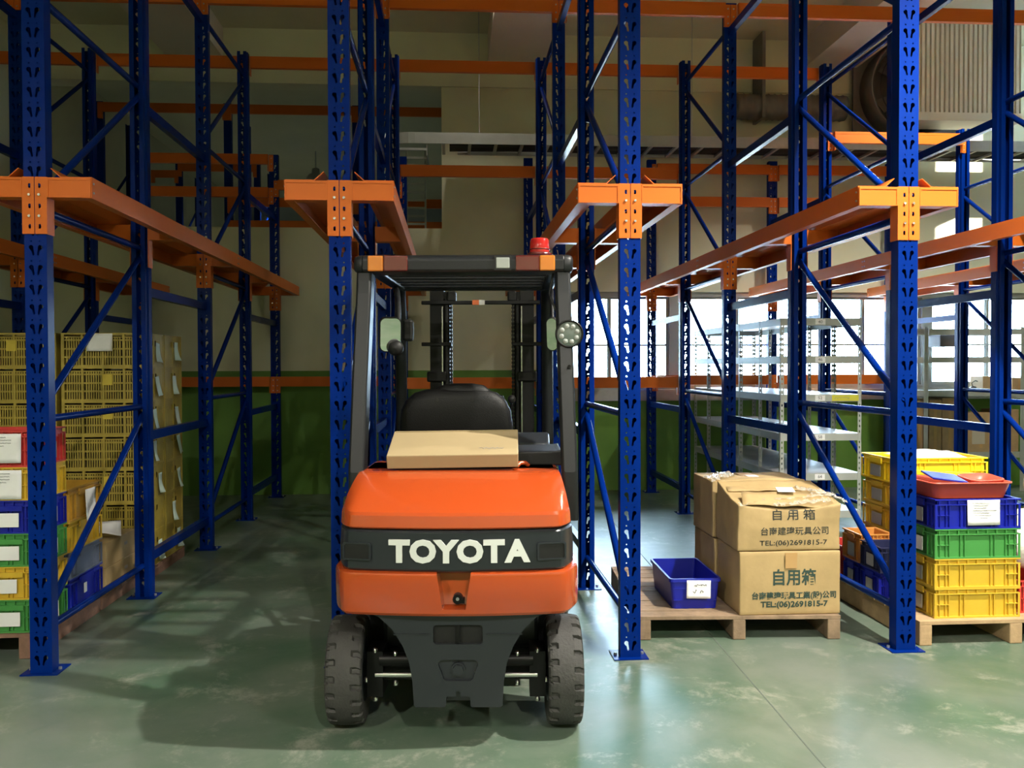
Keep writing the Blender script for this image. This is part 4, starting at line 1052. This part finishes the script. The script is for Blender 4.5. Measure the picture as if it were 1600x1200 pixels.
# ------------------------------------------------------------------ printed cartons
def crumple_box(w_, d, h, m, seed=0, amp=.006, sag=0, tilt=0, n=14):
    b = bmesh.new(); bmesh.ops.create_cube(b, size=1); bmesh.ops.subdivide_edges(b, edges=b.edges[:], cuts=n, use_grid_fill=True)
    for v in b.verts:
        p = v.co; x, y, z = p.x*w_, (p.y+.5)*d, (p.z+.5)*h
        q = Vector((x*5+seed, y*5, z*5)); e = noise.noise_vector(q)*amp+noise.noise_vector(q*3.1)*amp*.35
        u = (p.x+.5); vv = p.y+.5; zf = p.z+.5
        bul = 4*u*(1-u)*4*zf*(1-zf)
        if p.y < -.49: y -= .008*bul
        if zf > .99: z += -sag*(4*u*(1-u))*(1-vv)**1.5*1.0+tilt*vv
        elif zf > .5: z += (zf-.5)*2*(-sag*(4*u*(1-u))*(1-vv)**1.5+tilt*vv)
        v.co = Vector((x, y, z))+Vector((e.x, e.y, e.z*zf))
    me = bpy.data.meshes.new('box_body'); b.to_mesh(me); b.free(); me.materials.append(m)
    for p in me.polygons: p.use_smooth = True
    return me
yC = 5.03; xC0 = atY(1156, 920, yC).x; xC1 = atY(1313, 920, yC).x; wC = xC1-xC0; cxC = (xC0+xC1)/2
hL = .372; hU = .268
def print_on(t, body, txt, s, px, pz, bold, m, sx):
    """flat print following the bulges of the carton's front"""
    from mathutils.bvhtree import BVHTree
    bv = BVHTree.FromPolygons([v.co.copy() for v in body.vertices], [tuple(p.vertices) for p in body.polygons])
    me = text_mesh(txt, s, m, bold, 0, sx=sx)
    b = bmesh.new(); b.from_mesh(me); bmesh.ops.triangulate(b, faces=b.faces[:])
    bmesh.ops.subdivide_edges(b, edges=[e for e in b.edges if e.calc_length() > .02], cuts=1)
    for v in b.verts:
        x, z = v.co.x+px, v.co.z+pz; hit = bv.ray_cast(Vector((x, -.3, z)), Vector((0, 1, 0)))[0]
        v.co = Vector((x, (hit.y if hit else 0)-.0018, z))
    b.to_mesh(me); b.free(); return link('printed_text', me, t)
def carton(x, y, z, w_, d, h, label, seed, lines=(), sag=0, tilt=0, amp=.005):
    t = thing('carton', label, 'box', (x, y, z), 0, 'large printed cartons')
    o = link('box_body', crumple_box(w_, d, h, CARD, seed, amp, sag, tilt), t)
    md = o.modifiers.new('b', 'BEVEL'); md.width = .006; md.segments = 2; md.limit_method = 'ANGLE'; md.angle_limit = .9
    for (txt, s, px, pz, bold, m, sx) in lines: print_on(t, o.data, txt, s, px, pz, bold, m, sx)
    return t
t = carton(cxC, yC, PH, wC, .43, hL, 'large brown carton with bold green printing, lower front of the four', 1,
       [('自用箱', .098, .018, .215, .0022, INKG, .93), ('台南建瑋玩具工業(股)公司', .0445, .022, .112, .0013, INKG, .99), ('TEL:(06)2691815-7', .046, .022, .062, .0016, INKG, 1.12)], amp=.003)
MB().box(-.035, .035, -.0145, -.012, hL*.74, hL-.006).build('tape', TAPE, t)
t = carton(cxC-.004, yC+.005, PH+hL+.005, wC+.012, .43, hU, 'large battered carton with faded printing and torn film, upper front of the four', 9,
       [('台南建瑋玩具公司', .050, .03, .112, .0005, INK, 1.05), ('TEL:(06)2691815-7', .041, .022, .045, .0004, INK, 1.28)], sag=.03, tilt=.085, amp=.010)
print_on(t, [c for c in t.children if c.name.startswith('box_body')][0].data, '自 用 箱', .066, .02, hU-.062, .0008, INK, 1.15)
MB().box(-.05, .05, .14, .24, hU+.045, hU+.047).build('address_label', PAPER, t).rotation_euler = (.14, 0, -.2)
def film(parent, pts, wdt, seed, m=FILM):
    """crumpled strip of film along a polyline"""
    n = 40; k = 6; vs = []
    P = [Vector(p) for p in pts]; ls = [0]
    for a, b in zip(P, P[1:]): ls.append(ls[-1]+(b-a).length)
    def at(s):
        s *= ls[-1]
        for i in range(len(P)-1):
            if s <= ls[i+1]+1e-9: return P[i].lerp(P[i+1], (s-ls[i])/(ls[i+1]-ls[i]))
        return P[-1]
    for j in range(k+1):
        for i in range(n+1):
            c = at(i/n); q = Vector((i*.35+seed, j*.6, seed*2)); e = noise.noise_vector(q)*.022+noise.noise_vector(q*2.7)*.010
            jj = j/k-.5; ed = 1+.5*noise.noise(Vector((i*.5, j, seed)))
            vs.append((c.x+e.x, c.y+jj*wdt*ed+e.y, c.z+abs(e.z)+.012-.05*abs(jj)**2*wdt*4))
    fs = [(j*(n+1)+i, j*(n+1)+i+1, (j+1)*(n+1)+i+1, (j+1)*(n+1)+i) for j in range(k) for i in range(n)]
    return MB().add(vs, fs, True).build('plastic_film', m, parent, fix=False)
film(t, [(-wC/2, .04, hU-.01), (-.12, .10, hU+.01), (.1, .12, hU+.015), (wC/2+.03, .16, hU+.03)], .10, 3)
film(t, [(-.10, .03, hU-.012), (.06, .05, hU-.004), (wC/2-.03, .07, hU+.008)], .12, 17)
film(t, [(wC/2-.16, .26, hU+.05), (wC/2, .16, hU+.03), (wC/2+.05, .06, hU+.0)], .14, 8)
# torn top flaps
for (pts, rot, loc) in (([(-.28, 0), (.30, 0), (.27, .16), (-.25, .14)], (.42, .05, 0), (0, .0, hU-.006)), ([(-.29, 0), (.28, 0), (.27, .17), (-.27, .16)], (.10, 0, 0), (0, .24, hU+.052))):
    q = MB(); vs = []; n = 12
    for j in range(5):
        for i in range(n+1):
            u, v = i/n, j/4; x = (pts[0][0]*(1-u)+pts[1][0]*u)*(1-v)+(pts[3][0]*(1-u)+pts[2][0]*u)*v; y = (pts[0][1]*(1-u)+pts[1][1]*u)*(1-v)+(pts[3][1]*(1-u)+pts[2][1]*u)*v
            vs.append((x, y, .012*noise.noise(Vector((x*9, y*9, loc[1]*5)))))
    fs = [(j*(n+1)+i, j*(n+1)+i+1, (j+1)*(n+1)+i+1, (j+1)*(n+1)+i) for j in range(4) for i in range(n)]
    o = q.add(vs, fs, True).build('top_flap', CARD, t, loc, rot, fix=False); md = o.modifiers.new('s', 'SOLIDIFY'); md.thickness = .004
carton(cxC-.012, yC+.46, PH, wC, .45, hL-.01, 'large brown carton behind the bold printed one, lower back of the four', 21)
t = carton(cxC-.02, yC+.475, PH+hL-.003, wC, .44, hU+.09, 'large brown carton with film-wrapped top, upper back of the four', 33, sag=-.01, tilt=.0, amp=.008)
film(t, [(-wC/2-.01, .06, hU+.085), (-wC/2+.09, .16, hU+.10), (-wC/2+.2, .26, hU+.095)], .2, 12)
MB().box(-.04, .06, .05, .38, hU+.092, hU+.0965).build('tape', TAPE, t); MB().box(-.02, .05, .14, .22, hU+.098, hU+.100).build('address_label', PAPER, t)
# small blue bin
xb0 = atY(1045, 950, 5.2).x; xb1 = atY(1126, 950, 5.2).x
t = thing('plastic_tub', 'deep blue open plastic bin with white paper on its end, left of the cartons', 'bin', ((xb0+xb1)/2, 5.19, PH), -.02)
w_ = xb1-xb0-.02
def rr_(w_, d, z, r, yo=0): return [(x, y+d/2+yo, z) for x, y in rrect(-w_/2, w_/2, -d/2, d/2, r, 3)]
tb = MB().loft([rr_(w_-.03, .53, 0, .02, .015), rr_(w_, .56, .165, .02), rr_(w_+.018, .578, .165, .022, -.009), rr_(w_+.018, .578, .185, .022, -.009), rr_(w_-.006, .554, .185, .02, .003), rr_(w_-.036, .524, .006, .02, .018)], smooth=False)
tb.build('tub_body', P_BLUE, t)
for z in (.05, .12): MB().box(-w_/2+.02, w_/2-.02, .002, .012, z, z+.005).build('rib', P_BLUE, t)
o = sheet(t, .145, .108, (.018, -.014, .176), (0, .02, 0), PAPER, .004, 'taped_note', 0, 6)
scribble(.1, .1, [(-.03, .045, -.028, .007)], 3, .003).build('handwriting', INK, t, (.018, -.021, .176)); scribble(.1, .1, [(-.038, -.012, -.062, .011), (.006, .034, -.065, .012)], 9, .0032).build('handwriting', INK, t, (.018, -.021, .176))

# ------------------------------------------------------------------ grey shelving
SF = 8.12
sxl = atY(1219, 650, SF).x; sxr = atY(1346, 650, SF).x
lev = [atY(1280, y, SF).z for y in (503, 562, 622, 683, 745, 804)]
st = [SF+.588*i for i in range(6)]
t = thing('shelving', 'light grey slotted-angle shelving row with numbered shelf edges', 'shelf', (sxl, SF, 0))
SWID = sxr-sxl; SH_ = lev[0]+.045
sv, sf = plate_geo([(0, 0), (.036, 0), (.036, .05), (0, .05)], [rrect(.012, .024, .014, .036, .004, 2)], .002)
def post_mesh(sx, sy):
    mb = MB(); n = int(SH_/.05); V = []; F = []
    for k in range(n):
        o = len(V); V += [(sx*x, sy*y, z+k*.05) for x, y, z in sv]; F += [tuple(i+o for i in f) for f in sf]
        o = len(V); V += [(sx*y, sy*x, z+k*.05) for x, y, z in sv]; F += [tuple(i+o for i in f) for f in sf]
    return mb.add(V, F).mesh('post', SHELF, fix=False)
PM = {(a, b): post_mesh(a, b) for a in (1, -1) for b in (1, -1)}
for i, y in enumerate(st):
    sy = 1 if i % 2 == 0 else -1
    link('post', PM[(1, sy)], t, (0, y-SF, 0)); link('post', PM[(-1, sy)], t, (SWID, y-SF, 0))
for j, z in enumerate(lev):
    for k in range(5):
        ya, yb2 = st[k]-SF, st[k+1]-SF
        bo = MB().box(.004, SWID-.004, ya+.004, yb2-.004, z+.026, z+.034).build('shelf_board', SHELFT, t)
        for x in (.003, SWID-.003): MB().box(x-.0015, x+.0015, ya, yb2, z-.034, z+.034).build('side_beam', SHELF, bo)
    MB().box(.004, SWID-.004, .0022, .006, z-.034, z+.034).build('front_beam', SHELF, t); MB().box(.004, SWID-.004, st[5]-SF-.004, st[5]-SF, z-.034, z+.034).build('rear_beam', SHELF, t)
    if j < 5:
        c = MB().box(-.048, .048, -.0005, .0022, -.026, .026).build('number_card', PAPER, t, (SWID*.49, 0, z))
        link('printed_number', text_mesh(('40', '46', '52', '58', '64')[j], .042, INKF, .0006), c, (0, -.0012, 0))
    if j == 2:
        c = MB().box(-.13, .13, -.0005, .0022, -.028, .028).build('yellow_strip', mat('yellow_card', (.62, .58, .06), .6), t, (SWID*.80, 0, z))
        scribble(.2, .05, [(-.11, .04, 0, .012)], 4, .002).build('handwriting', INKF, c, (0, -.0015, 0))
# ------------------------------------------------------------------ shelving against the back wall, right
BYF = 10.74
bx0 = atY(1447, 600, BYF).x-1.15; bx1 = atY(1447, 600, BYF).x; bx2 = atY(1598, 600, BYF).x; bx3 = bx2+1.2
zl = [atY(1500, y, BYF).z for y in (518, 562, 614, 711, 790)]
t = thing('wall_shelving', 'galvanised shelving against the windows loaded with brown cartons', 'shelf', (bx1, BYF, 0))
HH = zl[0]+.06
bpx = [5.79, bx1, bx2]
for x in bpx:
    for y in (0, .38):
        mb = MB(); mb.box(-.028, .028, y, y+.003, 0, HH); mb.box(-.0015, .0015, y, y+.04, 0, HH); mb.build('post', GALV, t, (x-bx1, 0, 0))
for j, z in enumerate(zl):
    for a, b in zip(bpx, bpx[1:]):
        MB().box(a-bx1+.03, b-bx1-.03, -.002, .012, z-.04, z+.035).build('front_beam', GALV, t); MB().box(a-bx1+.03, b-bx1-.03, .38, .394, z-.04, z+.035).build('rear_beam', GALV, t)
        if j >= 2: MB().box(a-bx1+.03, b-bx1-.03, .012, .38, z+.02, z+.032).build('shelf_board', GALV, t)
tr = atY(1486, 531, BYF)
MB().box(-.11, .11, .0, .3, -.17, -.02).build('hanging_tray', mat('dark_tray', (.10, .09, .10), .7), t, (tr.x-bx1, .05, zl[0]-.02), bevel=.008)
boxes = [(1428, 1444, 2, 622, 708), (1452, 1471, 2, 625, 708), (1472, 1497, 2, 622, 708), (1512, 1554, 2, 645, 708), (1557, 1592, 2, 640, 708)]
labs = ['brown carton on the wall shelving, leftmost beside the right front pillar', 'brown carton on the wall shelving, right of the first shelf post', 'wide brown carton on the wall shelving, left of the short blue upright', 'brown carton with pale label on the wall shelving, right of the short blue upright', 'brown carton at the right end of the wall shelving']
for (xa, xb2, _, ya, yb2), lab in zip(boxes, labs):
    a = atY(xa, 660, BYF+.04).x; b = atY(xb2, 660, BYF+.04).x; zt_ = atY(xa, ya, BYF+.04).z; z0 = zl[3]+.033
    c = thing('carton', lab, 'box', ((a+b)/2, BYF+.04, z0), 0, 'cartons on the wall shelving')
    MB().box(-(b-a)/2, (b-a)/2, 0, .33, 0, min(zt_, zl[2]-.05)-z0).build('box_body', CARDD, c, bevel=.004)
    MB().box(-.02, .02, -.001, .0, .05, min(zt_, zl[2]-.05)-z0-.02).build('tape', TAPE, c)
    if 'pale label' in lab: MB().box(-.12, .05, -.002, -.001, .1, .32).build('label_card', mat('pale_card', (.42, .38, .30), .7), c)
for (xa, xb2, ya), lab in zip(((1536, 1560, 588), (1582, 1604, 590)), ('small brown carton on the sill-height shelf by the window', 'small brown carton on the sill-height shelf at the right edge')):
    a = atY(xa, 600, BYF+.05).x; b = atY(xb2, 600, BYF+.05).x; zt_ = atY(xa, ya, BYF+.05).z
    c = thing('carton', lab, 'box', ((a+b)/2, BYF+.05, zl[2]+.033), 0, 'cartons on the wall shelving')
    MB().box(-(b-a)/2, (b-a)/2, 0, .28, 0, zt_-zl[2]-.033).build('box_body', CARDD, c, bevel=.004); MB().box(-.02, .02, -.001, 0, .01, zt_-zl[2]-.05).build('tape', TAPE, c)
a = atY(1524, 600, BYF+.05)
t2 = thing('hand_tool', 'small black tool with curved wire lying on the sill-height shelf', 'tool', (a.x, BYF+.1, zl[2]+.033))
MB().lathe([(0, 0), (.045, 0), (.05, .02), (.03, .045), (0, .05)], 'z', 14).build('tool_body', BLACKP, t2); MB().path([(0, 0, .04), (-.02, 0, .09), (.03, 0, .12), (.06, 0, .11)], .006, 6).build('wire', BLACKP, t2)
